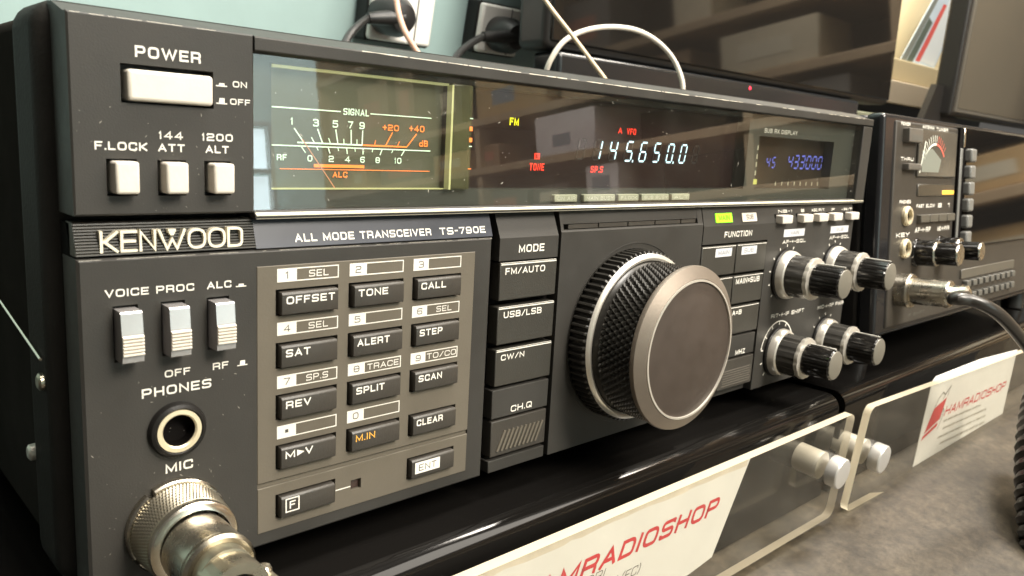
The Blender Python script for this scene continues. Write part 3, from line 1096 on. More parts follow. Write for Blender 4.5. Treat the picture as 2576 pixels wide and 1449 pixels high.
# five small white buttons
b0 = None
WB = [(255.0, 264.4), (272.3, 282.0), (286.0, 296.0), (299.4, 309.4), (317.0, 325.2)]
for a, b in WB:
    if b0 is None:
        mb = MB()
        mb.rbox(-4.1, 4.1, -2.8, 3, -1.65, 1.65, .45, 2)
        b0 = mb.build('white_button', IVORY, radio, loc=((a + b) / 2, 0, 70.55))
    else:
        o = b0.copy()
        col.objects.link(o)
        o.location.x = (a + b) / 2 * MM
    mb = MB()
    mb.rbox((a + b) / 2 - 4.9, (a + b) / 2 + 4.6, fs(71) - .05, 3, 68.7, 72.5, .1, 1)
    mb.build('button_well', VOID, fp)
label_on(fp, [('NB-1', 258.0, 269.4, 72.95, 74.1), ('2', 276.8, 279.6, 72.95, 74.1), ('AGC', 286, 291.2, 72.95, 74.1), ('RIT', 292.6, 298, 72.95, 74.1), ('IF', 304.2, 307.6, 72.9, 74.0),
              ('-RIT', 314.3, 325, 72.7, 73.9)], WHITE, y=fe, t=.22)
for x0, x1, s in ((262.6, 280.0, 'MAIN'), (303.9, 321.3, 'SUB')):
    mb = MB()
    flatq(mb, x0, x1, 63.0, 66.1, -0.05)
    wf = mb.build('white_field', MATS['pale_print'], fp)
    label_on(wf, [(s, x0 + 5.5, x1 - 5.0, 63.8, 65.3)], MATS['grey_print'], y=-0.09, t=.16)
label_on(fp, [('AF-+-SQL', 262.4, 281.7, 60.2, 61.7), ('AF-+-SQL', 303.7, 323.0, 60.25, 61.8), ('RIT-+-IF SHIFT', 259.9, 287.9, 29.2, 30.85), ('MIC-+-RF PWR', 300.8, 326.0, 28.85, 30.5)], WHITE, t=.2)
# scale marks round the small knobs
KN = [(266.7, 47.4), (309.8, 47.2), (267.6, 14.2), (309.2, 14.0)]
mb = MB()
mb.recalc = False
for ki, (kx, kzz) in enumerate(KN):
    for q in range(11):
        a = R_(225 - 27 * q)
        r0, r1 = (11.4, 12.5) if ki != 2 else (11.4, 12.9)
        wd = .28
        c, s = math.cos(a), math.sin(a)
        mb.face([(kx + r0 * c + wd * s, -.05, kzz + r0 * s - wd * c), (kx + r1 * c + wd * s, -.05, kzz + r1 * s - wd * c), (kx + r1 * c - wd * s, -.05, kzz + r1 * s + wd * c), (kx + r0 * c - wd * s, -.05, kzz + r0 * s + wd * c)])
    if ki == 2:
        for q in range(24):
            a0, a1 = R_(170 - q * 6.2), R_(170 - (q + 1) * 6.2)
            mb.face([(kx + 13.4 * math.cos(a0), -.06, kzz + 13.4 * math.sin(a0)), (kx + 12.9 * math.cos(a0), -.06, kzz + 12.9 * math.sin(a0)), (kx + 12.9 * math.cos(a1), -.06, kzz + 12.9 * math.sin(a1)), (kx + 13.4 * math.cos(a1), -.06, kzz + 13.4 * math.sin(a1))])
mb.build('scale_marks', WHITE, fp)


def dual_knob(kx, kz):
    mb = MB()
    mb.lathe([(10.7, 0), (10.7, -0.9), (10.2, -1.4)], (0, 0), 60, cap1=True)
    base = mb.build('dual_knob', SATINB, radio, loc=(kx, 0, kz))
    mb = MB()
    mb.lathe([(10.1, -1.2), (10.0, -2.9), (9.4, -4.2), (8.7, -4.6)], (0, 0), 60, cap1=False)
    mb.build('bright_collar', COLLAR, base)
    mb = MB()
    mb.lathe([(8.6, -4.5), (8.5, -12.4)], (0, 0), 72, mod=lambda i, j: -0.28 if i % 6 < 2 else 0, cap1=False)
    mb.build('outer_knob', CHROMEB, base, angle=20)
    mb = MB()
    mb.lathe([(8.6, -12.3), (8.75, -13.0), (8.6, -13.9), (7.2, -14.3)], (0, 0), 72, mod=lambda i, j: -0.3 if i % 6 < 2 else 0, cap1=True)
    mb.build('bright_edge', COLLAR, base)
    mb = MB()
    mb.lathe([(6.6, -14), (6.3, -25.3), (5.8, -25.9)], (0, 0), 64, mod=lambda i, j: -0.22 if i % 4 < 1 else 0, cap1=False)
    mb.build('inner_knob', GLOSSB, base, angle=20)
    mb = MB()
    mb.lathe([(5.85, -25.7), (5.7, -26.1), (5.4, -26.2)], (0, 0), 48)
    mb.build('knob_cap', mat('knob_cap_grey', (0.20, 0.185, 0.15), 0.45, metal=.3), base)
    mb = MB()
    mb.box(-.3, .3, -25.4, -14.5, 6.3, 6.75)
    mb.build('pointer_line', WHITE, base)
    return base


base = dual_knob(*KN[0])
for kx, kz in KN[1:]:
    o = base.copy()
    col.objects.link(o)
    o.location = Vector((kx, 0, kz)) * MM
    for ch in list(base.children):
        c = ch.copy()
        col.objects.link(c)
        c.parent = o

# ================================================================== DISPLAY OF THE NEAR TRANSCEIVER
# frame round the glass
mb = MB()
mb.prism_x([(1.6, 110.7), (0.1, 111.2), (0, 111.4), (0, 113.7), (0.15, 114.0), (0.8, 114.2), (12, 114.2), (12, 110.7)], 34.7, 333.6)
bar = mb.build('bezel_bar', PANEL, radio)
wear('worn_edge', bar, 55, 120, .05, 113.92, .75, .16, WORN)
wear('worn_edge', bar, 120, 215, .05, 113.92, .9, .20, WORN)
wear('worn_edge', bar, 215, 330, .05, 113.92, .5, .18, WORN)
mb = MB()
mb.rbox(324.4, 333.6, 0, 12, 76.7, 110.65, .4, 2)
mb.build('bezel_end', PANEL, radio)
mb = MB()
mb.prism_x([(0.3, 76.3), (-.05, 76.6), (-.05, 77.1), (.2, 77.3), (.3, 77.5), (.7, 78.1), (12, 78.1), (12, 76.3)], 34.7, 333.6)
sill = mb.build('bezel_sill', PANEL, radio)
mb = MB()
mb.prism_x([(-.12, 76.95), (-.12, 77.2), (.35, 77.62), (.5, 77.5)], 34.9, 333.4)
mb.build('sill_line', mat('cream_line', (.72, .68, .52), .35, metal=.2), sill)  # thin pale strip along the sill edge
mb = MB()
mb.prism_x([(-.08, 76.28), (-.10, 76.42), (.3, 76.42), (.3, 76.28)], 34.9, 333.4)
mb.build('sill_line', mat('dim_line', (.34, .32, .26), .4), sill)  # second, dimmer strip at the foot of the sill
mb = MB()
mb.box(34.75, 324.3, 0.9, 1.3, 78.15, 110.6)
mb.recalc = True
gl = mb.build('display_glass', GLASS, radio)
dr = random.Random(21)
mb = MB()
mb.recalc = False
for q in range(150):
    x, z, a, b = dr.uniform(36, 322), dr.uniform(79, 110), dr.uniform(.05, .17), dr.uniform(0, 3.1)
    e = a * dr.choice((1, 1, 1.6, 4))
    ca, sa = math.cos(b), math.sin(b)
    mb.face([(x + ca * e, .86, z + sa * e), (x + sa * a * .7, .86, z - ca * a * .7), (x - ca * e, .86, z - sa * e), (x - sa * a * .7, .86, z + ca * a * .7)][::-1])
o = mb.build('dust', mat('glass_dust', (.50, .47, .41), .8), gl)
o['kind'] = 'stuff'
# mask behind the glass with three windows
DY = 4.0
dx = lambda x: deep(x, 95, DY)[0]
dz = lambda z: deep(50, z, DY)[1]
MASK = mat('display_mask', (0.060, 0.062, 0.052), 0.5, var=0.08, vscale=40)
x_m0, x_m1 = dx(38.3), dx(85.3)
x_v0, x_v1 = dx(93.2), dx(228.1)
x_s0, x_s1 = dx(235.8), dx(297.0)
zb, zt = dz(82.6), dz(109.0)
mb = MB()
mb.plate(34.8, 336, 78.0, 111.0, DY, 12.3, [(x_m0, x_m1, zb, zt), (x_v0, x_v1, zb, zt), (x_s0, x_s1, zb, dz(102.6))], 0.05, 6.5)
mk = mb.build('display_mask', MASK, radio)


def dtext(items, material, parent, y, t=.15, shear=0.0, name='lettering'):
    mb = MB()
    mb.recalc = False
    for s, x0, x1, z0, z1 in items:
        a, c = deep(x0, z0, y)
        b, d = deep(x1, z1, y)
        text(mb, s, a, b, c, d, y=y, t=t, shear=shear)
    return mb.build(name, material, parent)


# --- signal meter
MY = 5.2
M_ = lambda x, z: deep(x, z, MY)
GW = mat('meter_green_white', (0.80, 1.0, 0.76), 0.5, emit=0.85)
OR = mat('meter_orange', (1.0, 0.24, 0.045), 0.5, emit=1.5)
mface = mat('meter_face', (0.105, 0.104, 0.066), 0.5, var=0.10, vscale=40, emit=0.16)
mb = MB()
mb.box(x_m0 - .2, x_m1 + .2, MY + .3, MY + .8, zb - .2, zt + .2)
meter = mb.build('signal_meter', mface, radio)


def line(mb, x0, z0, x1, z1, wd, y=None, lift=0.0):
    y = MY if y is None else y
    a, b = Vector(deep(x0, z0, y)), Vector(deep(x1, z1, y))
    d = (b - a).normalized()
    n = Vector((-d.y, d.x)) * wd / 2
    q = [a - n, b - n, b + n, a + n]
    mb.face([(p.x, y - lift, p.y) for p in q])


dtext([('SIGNAL', 55.8, 62.6, 99.45, 100.95), ('1', 42.8, 43.4, 96.6, 98.1), ('3', 48.2, 49.6, 96.5, 98.1), ('5', 53.1, 54.5, 96.5, 98.1),
       ('7', 57.1, 58.4, 96.5, 98.1), ('9', 60.1, 61.5, 96.5, 98.1), ('0', 46.9, 48.1, 88.8, 90.2), ('2', 52.2, 53.5, 88.8, 90.2), ('4', 56.4, 57.8, 88.8, 90.2),
       ('6', 60.5, 61.7, 88.8, 90.2), ('8', 64.7, 65.9, 88.8, 90.2), ('10', 70.1, 72.1, 88.8, 90.2), ('RF', 39.6, 41.9, 88.9, 90.2)], GW, meter, MY, t=.17)
dtext([('+20', 66.5, 71.1, 96.5, 97.9), ('+40', 74.2, 78.7, 96.6, 98.1), ('dB', 77.3, 79.9, 93.1, 94.6), ('ALC', 53.3, 57.1, 85.35, 86.65)], OR, meter, MY, t=.17)
mb = MB()
mb.recalc = False
line(mb, 38.4, 100.1, 55.1, 100.1, .26)
line(mb, 63.0, 100.1, 80.8, 100.1, .22)
line(mb, 38.4, 92.1, 80.8, 92.1, .26)
line(mb, 44.4, 92.85, 61.0, 92.85, .34)
for a, zt_, b in ((43.6, 95.9, 46.0), (49.3, 96.0, 50.6), (53.9, 96.1, 54.5), (57.9, 96.2, 58.0), (61.0, 96.2, 60.9)):
    line(mb, a, zt_, b, 92.9, .3, lift=.02)
for a, b in ((47.8, 48.6), (52.1, 52.6), (56.0, 56.1), (59.5, 59.5)):
    line(mb, a, 94.1, b, 92.9, .22, lift=.02)
for a, b in ((45.3, 46.4), (52.0, 52.5), (56.8, 57.0), (61.2, 61.2), (66.5, 65.9), (73.0, 72.0)):
    line(mb, a, 92.1, b, 90.7, .28, lift=.02)
for a, b in ((49.1, 49.5), (54.5, 54.7), (59.0, 59.1), (63.9, 63.7), (69.6, 69.2)):
    line(mb, a, 92.1, b, 91.3, .2, lift=.02)
mb.build('scale_lines', GW, meter)
mb = MB()
mb.recalc = False
line(mb, 61.1, 92.85, 73.6, 92.85, .34)
line(mb, 69.3, 96.1, 67.4, 92.9, .28, lift=.02)
line(mb, 76.4, 96.1, 73.6, 92.9, .28, lift=.02)
for a, b in ((64.6, 64.3), (71.4, 70.8)):
    line(mb, a, 94.1, b, 92.9, .2, lift=.02)
line(mb, 40.3, 87.1, 80.7, 87.1, .16)
line(mb, 48.5, 87.9, 61.6, 87.9, .7, lift=.02)
mb.build('red_scale_lines', OR, meter)
mb = MB()
a, b = deep(45.6, 93.6, 4.2), deep(53.9, 82.9, 4.2)
mb.tube([(a[0], 4.2, a[1]), (b[0], 4.2, b[1])], .12, 6)
mb.build('needle', mat('needle_paint', (0.90, 0.40, 0.24), .4, emit=.12), meter)
LG_ = mat('light_guide_plastic', (0.12, 0.12, 0.055), 0.3, var=0.35, vscale=140, emit=0.08)
_nt = LG_.node_tree
_x = _nt.nodes.new('ShaderNodeBsdfTransparent')
_x.inputs[0].default_value = (.92, .92, .70, 1)
_m = _nt.nodes.new('ShaderNodeMixShader')
_m.inputs[0].default_value = 0.42
_nt.links.new(_nt.nodes['Principled BSDF'].outputs[0], _m.inputs[1])
_nt.links.new(_x.outputs[0], _m.inputs[2])
_nt.links.new(_m.outputs[0], _nt.nodes['Material Output'].inputs[0])
mb = MB()
a, b = dx(85.7), dx(92.6)
mb.rbox(a, b, 2.2, 11, zb + .05, zt - .05, .5, 2)
lg = mb.build('light_guide', LG_, radio)
LGE = mat('light_guide_edge', (0.66, 0.66, 0.32), 0.4, emit=0.22)
mb = MB()
mb.box(x_m0, x_m1 + .3, 3.6, 6, zt - .75, zt - .15)
mb.build('meter_top_edge', LGE, meter)
mb = MB()
mb.box(x_m0, x_m1 + .3, 3.7, 6, zb + .05, zb + .3)
mb.build('meter_base_edge', LGE, meter)
mb = MB()
mb.box(a - .25, a + .35, 2.0, 4, zb + .1, zt - .5)
mb.build('guide_edge', LGE, lg)
mb = MB()
mb.recalc = False
xb_ = (a + b) / 2 + 3.2
for z0, hh in ((100.6, .25), (93.6, .25)):
    zz = dz(z0)
    mb.face([(xb_ - .6, 2.1, zz), (xb_ + .4, 2.1, zz), (xb_ + .4, 2.1, zz + hh), (xb_ - .6, 2.1, zz + hh)])
for z0 in (97.6, 94.8, 87.9):
    zz = dz(z0)
    mb.face([(xb_ - .6, 2.1, zz), (xb_ + .4, 2.1, zz), (xb_ + .4, 2.1, zz + (1.1 if z0 > 88 else .25)), (xb_ - .6, 2.1, zz + (1.1 if z0 > 88 else .25))], 1)
mb.build('edge_glints', [GW, OR], lg)

# --- fluorescent main read-out
VY = 9.0
VF = mat('readout_window', (0.020, 0.009, 0.009), 0.25)
mb = MB()
mb.box(x_v0 - .2, x_v1 + .2, VY + .3, VY + .8, zb - .2, zt + .2)
vfd = mb.build('main_readout', VF, radio)
DIG = mat('readout_blue_white', (0.62, 0.88, 1.0), 0.5, emit=1.5)
REDV = mat('readout_red', (1.0, 0.045, 0.02), 0.5, emit=1.05)
YELV = mat('readout_yellow', (0.95, 0.90, 0.01), 0.5, emit=1.0)
SEG = {'0': 'abcdef', '1': 'bc', '4': 'fgbc', '5': 'afgcd', '6': 'afgedc', '2': 'abged', '8': 'abcdefg', '9': 'abcdfg', '3': 'abgcd'}


def seven(mb, ch, x, z, wd, hh, t, y, sh):
    def q(x0, z0, x1, z1, hor):
        g = t * .32
        if hor:
            pts = [(x0 + g, z0), (x0 + g + t / 2, z0 - t / 2), (x1 - g - t / 2, z0 - t / 2), (x1 - g, z0), (x1 - g - t / 2, z0 + t / 2), (x0 + g + t / 2, z0 + t / 2)]
        else:
            pts = [(x0, z0 + g), (x0 + t / 2, z0 + g + t / 2), (x0 + t / 2, z1 - g - t / 2), (x0, z1 - g), (x0 - t / 2, z1 - g - t / 2), (x0 - t / 2, z0 + g + t / 2)]
        mb.face([(a + sh * (b - z), y, b) for a, b in pts])
    m_ = z + hh / 2
    D = {'a': (x, z + hh, x + wd, z + hh, 1), 'd': (x, z, x + wd, z, 1), 'g': (x, m_, x + wd, m_, 1), 'f': (x, m_, x, z + hh, 0), 'b': (x + wd, m_, x + wd, z + hh, 0),
         'e': (x, z, x, m_, 0), 'c': (x + wd, z, x + wd, m_, 0)}
    for s in SEG[ch]:
        q(*D[s])


mb = MB()
mb.recalc = False
for x in (134.2, 141.4, 148.7, 156.0, 163.4, 170.8, 178.1, 185.3, 192.6):
    a, c = deep(x + .3, 91.5, VY + .15)
    b, d = deep(x + 3.3, 97.4, VY + .15)
    seven(mb, '8', a, c, b - a, d - c, .62, VY + .15, .22)
o = mb.build('unlit_segments', mat('unlit_segment', (0.028, 0.020, 0.019), .5), vfd)
o['kind'] = 'stuff'
for ch, x in zip('1456500', (141.4, 148.7, 156.5, 163.6, 170.8, 178.1, 185.3)):
    mb = MB()
    mb.recalc = False
    a, c = deep(x + .3, 91.5, VY)
    b, d = deep(x + 3.3, 97.4, VY)
    seven(mb, ch, a, c, b - a, d - c, .62, VY, .22)
    mb.build('digit', DIG, vfd)
mb = MB()
mb.recalc = False
for x in (160.6, 182.2):
    a, c = deep(x, 91.2, VY)
    mb.face([(a, VY, c - .15), (a + .55, VY, c - .15), (a + .7, VY, c + .65), (a + .1, VY, c + .65)])
mb.build('decimal_points', DIG, vfd)
dtext([('FM', 107.1, 110.5, 99.85, 101.85)], YELV, vfd, VY, t=.22, shear=.05)
dtext([('TONE', 115.5, 121.3, 87.85, 89.9), ('SP.S', 141.2, 146.9, 87.6, 89.6), ('A', 152.8, 154.7, 99.7, 101.5), ('VFO', 157.0, 161.5, 99.6, 101.5)], REDV, vfd, VY, t=.2, shear=.05)
mb = MB()
mb.recalc = False
a, c = deep(117.2, 91.0, VY)
b, d = deep(119.4, 92.7, VY)
flatq(mb, a, b, c, d, VY)
mb.build('tone_square', REDV, vfd)
mb = MB()
mb.recalc = False
text(mb, 'B', a + .6, b - .6, c + .4, d - .4, y=VY - .03, t=.2)
mb.build('lettering', VF, vfd)

# --- sub receiver read-out
SY = 8.0
SF = mat('sub_window', (0.030, 0.022, 0.016), 0.3)
mb = MB()
mb.box(x_s0 - .2, x_s1 + .2, SY + .3, SY + .8, zb - .2, dz(102.8))
sub = mb.build('sub_readout', SF, radio)
BLUE = mat('sub_digit_blue', (0.16, 0.19, 0.75), 0.5, emit=0.27)
for i, ch in enumerate('45'):
    mb = MB()
    mb.recalc = False
    a, c = deep(242.6 + i * 4.2, 91.0, SY)
    seven(mb, ch, a, c, 2.4, 4.0, .6, SY, .18)
    mb.build('digit', BLUE, sub)
for i, ch in enumerate('433000'):
    mb = MB()
    mb.recalc = False
    a, c = deep(259.2 + i * 5.0, 91.0, SY)
    seven(mb, ch, a, c, 3.4, 5.2, .75, SY, .18)
    mb.build('digit', BLUE, sub)
SDM = mat('mask_print', (0.56, 0.55, 0.42), 0.5)
dtext([('SUB RX DISPLAY', 238.9, 264.3, 103.95, 105.6)], WHITE, mk, DY - .06, t=.2)
mb = MB()
mb.recalc = False
for z in (98.1, 94.8, 91.8, 88.6):
    a, c = deep(235.4, z - .8, DY - .06)
    flatq(mb, a - .3, a + .5, c, c + 1.8, DY - .06)
mb.build('bar_marks', SDM, mk)
mb = MB()
mb.recalc = False
for i in range(9):
    a, c = deep(251 + i * 5.0, 84.0, SY)
    flatq(mb, a, a + .7, c, c + 1.6, SY)
mb.build('bar_marks', SDM, sub)
mb = MB()
a, c = deep(235.4, 84.4, DY - .06)
flatq(mb, a - .8, a + 1.9, c, c + 2.0, DY - .06)
mb.build('lamp_window', mat('yellow_lamp', (.60, .62, .16), .4, emit=.25), mk)
# --- row of status lamps under the read-out
PILL = mat('status_lamp_plastic', (0.50, 0.50, 0.38), 0.45)
PT = mat('status_print', (0.80, 0.80, 0.68), 0.5)
for x0, x1, s in ((126.1, 135.9, 'ON AIR'), (138.8, 153.4, 'MAIN BUSY'), (155.0, 165.2, 'F.LOCK'), (166.8, 181.5, 'SUB BUSY'), (183.1, 193.4, 'ALT')):
    a, c = deep(x0, 78.85, 3)
    b, d = deep(x1, 81.05, 3)
    mb = MB()
    mb.rbox(a, b, 2.6, 5, max(c, 78.2), d, .25, 1)
    p = mb.build('status_lamp', PILL, radio)
    label_on(p, [(s, a + 1.1, b - 1.1, c + .55, d - .55)], PT, y=2.52, t=.2)

# ================================================================== MICROPHONE PLUG (near set)
mp = thing('microphone_plug', 'knurled metal microphone plug screwed into the socket under the word MIC', 'plug', (16.5, 0, 11.8), 0)
mb = MB()
n_ = 120
mb.lathe([(10.35, -0.02), (10.35, -1.5), (10.0, -1.9), (8.5, -1.9)], (0, 0), n_, mod=lambda i, j: -1.6 if (i % 30) in (10, 11) and j < 3 else 0, cap1=False)
mb.build('socket_ring', NICKEL, mp)
mb = MB()
n, rows = 84, 8
y0, y1 = -1.9, -9.2
for j in range(rows):
    for i in range(n):
        ya, yb = y0 + (y1 - y0) * j / rows, y0 + (y1 - y0) * (j + 1) / rows
        ra, rb = 9.55 - .075 * j, 9.55 - .075 * (j + 1)
        a0 = 2 * math.pi * (i + (j % 2) * .5) / n
        a1 = a0 + 2 * math.pi / n
        pt = lambda rr, a, y: (rr * math.cos(a), y, rr * math.sin(a))
        ap = pt((ra + rb) / 2 + .34, (a0 + a1) / 2, (ya + yb) / 2)
        q = [pt(ra, a0, ya), pt(ra, a1, ya), pt(rb, a1, yb), pt(rb, a0, yb)]
        for m_ in range(4):
            mb.face([q[m_], q[(m_ + 1) % 4], ap])
mb.build('knurled_nut', NICKELK, mp)
mb = MB()
mb.lathe([(8.95, -9.2), (9.0, -9.6), (8.95, -10.9), (8.5, -11.3), (7.35, -11.5), (7.3, -10.5)], (0, 0), 80, cap1=False)
mb.build('nut_rim', BRIGHT, mp)
mb = MB()
mb.lathe([(7.0, -9), (7.0, -12.0), (7.15, -12.4), (7.15, -21.6)], (-.3, -.2), 72, cap1=False)
mb.build('sleeve', NICKEL, mp)
mb = MB()
mb.lathe([(7.15, -21.6), (7.3, -21.9), (7.3, -22.9), (6.7, -23.6), (5.7, -23.4), (5.6, -22.5)], (-.3, -.2), 72, cap1=False)
mb.build('sleeve_lip', PLUGB, mp)
mb = MB()
mb.lathe([(5.7, -22.4), (5.6, -26.2), (4.2, -26.4)], (-.3, -.2), 48)
mb.build('neck', NICKELK, mp)
mb = MB()
cl = []
for q in range(15):
    a = R_(-20 + 220 * q / 14)
    cl.append((-.3 + 5.9 * math.cos(a), -.2 + 5.0 * math.sin(a)))
for q in range(15):
    a = R_(200 - 220 * q / 14)
    cl.append((-.3 + 3.6 * math.cos(a), -.2 + 2.9 * math.sin(a)))
mb.prism_y(cl[::-1], -31.5, -25.2)
mb.build('cord_clamp', PLUGB, mp)
for sx in (-6.4, 6.0):
    mb = MB()
    mb.rbox(sx - 1.9, sx + 1.9, -31.2, -25.6, -2.6, -.6, .4, 2)
    mb.build('clamp_ear', PLUGB, mp)
    mb = MB()
    mb.lathe([(1.55, 0), (1.6, -1.0), (1.2, -1.6), (.2, -1.7)], (0, 0), 18)
    o = mb.build('clamp_screw', BRIGHT, mp, loc=(sx, -28.4, -.6))
    o.rotation_euler = (R_(-90), 0, 0)
mb = MB()
mb.tube([(-.3, -26, -.3), (-.3, -33, -1.5), (0, -40, -8), (2, -46, -22), (4, -50, -45)], 2.9, 14, smooth_path=6)
mb.build('cord', RUBBER, mp)

# ================================================================== DISPLAY STANDS
def stand(label, x0, x1):
    t = thing('display_stand', label, 'stand', (0, 0, 0), 0, 'black acrylic display stands under the transceivers')
    arc = lambda R0, n=10: [(-8.3 - R0 * math.sin(R_(95 * i / n)), -14.4 + R0 * math.cos(R_(95 * i / n))) for i in range(n + 1)]
    outer, inner = arc(6.4, 12), arc(2.6, 12)
    lo = (-11.4, -56.2)
    prof = [(330, -8.0)] + outer + [lo, (lo[0] + 4, lo[1])] + inner[::-1] + [(330, -12.0)]
    mb = MB()
    mb.prism_x(prof, x0, x1, smooth=True)
    mb.build('tray', TRAYM, t, angle=25)
    return t


stand('glossy black bent stand under the nearest transceiver', -130, 302.5)
stand('glossy black bent stand under the farther transceiver at the right', 309, 760)


# ================================================================== ACRYLIC SIGNS
def rrect(x0, x1, z0, z1, rr, n=6):
    pts = []
    for cx_, cz_, a0 in ((x1 - rr, z1 - rr, 0), (x0 + rr, z1 - rr, 90), (x0 + rr, z0 + rr, 180), (x1 - rr, z0 + rr, 270)):
        for i in range(n + 1):
            a = R_(a0 + 90 * i / n)
            pts.append((cx_ + rr * math.cos(a), cz_ + rr * math.sin(a)))
    return pts[::-1]


def sign(label, origin, roll, x0, x1, z0, z1, cap, paper):
    t = thing('acrylic_sign', label, 'sign', origin, -5, 'clear acrylic shop signs in front of the stands', roll)
    mb = MB()
    mb.prism_y(rrect(x0, x1, z0, z1, 4.0), 0, 3.2, 0, 1, True)
    mb.build('acrylic_panel', [PGLASS, EDGE], t)
    mb = MB()
    mb.prism_y(paper, 3.3, 3.6)
    card = mb.build('paper_card', PAPER, t)
    mb = MB()
    mb.lathe([(5.9, 17.5), (5.9, 4.0)], cap, 40)
    so = mb.build('standoff', mat('standoff_metal', (.74, .69, .58), .34, metal=.35), t)
    mb = MB()
    mb.lathe([(6.4, 0), (6.5, -.3), (6.5, -4.6), (6.1, -5.1), (5.9, -5.15)], cap, 48)
    mb.build('cap', mat('brushed_aluminium', (.72, .70, .66), .32, metal=.55), so)
    return t, card


sg, card = sign('nearest acrylic sign with large red shop lettering on a slanting paper card', (281, -30, -9), 0, -261, 2.5, -46, 1.4, (-9.7, -21.2),
                [(-255, -1.2), (-255, -38.5), (-101, -38.5), (-87.5, -36.5), (-73.6, -1.2)])
mb = MB()
mb.recalc = False
tr_ = random.Random(5)
x = -254.0
zl = -3.6
while x < -76:
    x2 = min(x + tr_.uniform(3, 9), -75.5)
    z2 = -3.6 + tr_.uniform(-.5, .4)
    mb.face([(x, 3.27, zl), (x2, 3.27, z2), (x2, 3.27, -1.3), (x, 3.27, -1.3)])
    x, zl = x2, z2
mb.build('aged_strip', mat('aged_paper', (.70, .63, .52), .7, var=.15, vscale=70), card)
label_on(card, [('HAMRADIOSHOP', -188, -91.0, -18.2, -11.9)], RED, y=3.25, t=.21, shear=.30, gap=.2)
label_on(card, [('ORI', -158, -149.5, -21.6, -18.6), ('id (FC)', -147, -131.5, -26.6, -23.4)], INK, y=3.25, t=.10, shear=.3)
sg2, card2 = sign('farther acrylic sign with a red emblem and small red shop lettering', (299.6, -30, -8.7), -1.9, 0, 300, -49.5, .2, (15.4, -25.2),
                  [(79.5, -.6), (84.5, -48), (231, -45), (222, .9), (150, 3.2), (84, 2.0)])
label_on(card2, [('HAMRADIOSHOP', 112, 217, -24.4, -18.8)], RED, y=3.25, t=.19, shear=.30, gap=.2)
mb = MB()
mb.recalc = False
py = 3.24
for poly in ([(88, -30.0), (106.5, -25.0), (109.5, -13.0), (93.5, -17.0)], [(86, -33.6), (105, -28.8), (105.5, -26.4), (87.2, -31.2)]):
    mb.face([(x, py, z) for x, z in poly])
mb.build('emblem', RED, card2)
mb = MB()
mb.recalc = False
for pts in ([(94, -16.2), (97, -11.5), (101.5, -9.0), (105, -10.8), (109, -8.6)], [(104, -13.0), (107, -9.5), (111.5, -6.5), (109.5, -12.0)], [(106.8, -25), (108.5, -19), (110.8, -21.5), (109, -27.5), (107, -30.5)]):
    V = [Vector(p) for p in pts]
    L, Q = ribbon(V, False, .55)
    for i in range(len(L) - 1):
        mb.face([(L[i].x, py - .02, L[i].y), (L[i + 1].x, py - .02, L[i + 1].y), (Q[i + 1].x, py - .02, Q[i + 1].y), (Q[i].x, py - .02, Q[i].y)])
mb.build('emblem_outline', INK, card2)
mb = MB()
mb.recalc = False
rr = random.Random(3)
for ln, (xa, xb) in enumerate(((114, 176), (116, 190), (112, 192), (118, 194))):
    z = -28.2 - ln * 4.6
    x = xa
    while x < xb:
        wd = rr.uniform(4, 11)
        zz = z - .012 * (x - xa)
        x2 = min(x + wd, xb)
        k = x
        while k < x2:                      # tiny print, letter by letter
            a = rr.uniform(.5, 1.1)
            mb.face([(k, py, zz), (k + a, py, zz), (k + a + .35, py, zz + rr.uniform(1.0, 1.7)), (k + .35, py, zz + 1.3)])
            k += a + .45
        x = x2 + 1.6
mb.build('small_print', mat('pale_ink', (.34, .32, .26), .6), card2)

# ================================================================== FARTHER TRANSCEIVER
TH2 = 4.7
r2 = thing('radio_transceiver', 'farther black transceiver at the right with a small needle meter and a glossy display', 'radio', (346, -7.9, 12), TH2)
mb = MB()
mb.rbox(0.4, 330, 8, 300, 0, 106.4, 3, 3)
mb.build('case_body', SATINB, r2)
mb = MB()
mb.rbox(0, 331, 0, 9, -1, 106.7, 2.2, 3)
mb.build('case_frame', mat('gloss_paint', (0.014, 0.014, 0.015), 0.2), r2)
mb = MB()
mb.rbox(12, 320, -0.8, 3, 2.4, 103.8, 1.0, 2)
fr2 = mb.build('front_panel', mat('far_panel_plastic', (0.040, 0.035, 0.028), 0.45, var=.12, vscale=50, grain=.2), r2)
for fx in (30, 300):
    mb = MB()
    mb.lathe([(8, 0), (7.5, 17)], n=24, cap0=True)
    o = mb.build('foot', RUBBER, r2, loc=(fx, 22, -.5))
    o.rotation_euler = (R_(-90), 0, 0)
GREY2 = mat('grey_key_plastic', (0.10, 0.097, 0.085), 0.4)
YF = -0.8
for (a, b, c, d) in ((20.5, 37.5, 93.6, 100.4), (21.8, 37.4, 80.2, 83.4)):
    mb = MB()
    mb.rbox(a, b, YF - 3.2, 2, c, d, .5, 2)
    k = mb.build('push_button', mat('far_button', (.11, .10, .085), .4), r2)
    mb = MB()
    flatq(mb, a + 3, b - 1.2, c + 1, c + (d - c) * .52, YF - 3.26)
    mb.build('button_mark', GREY2, k)
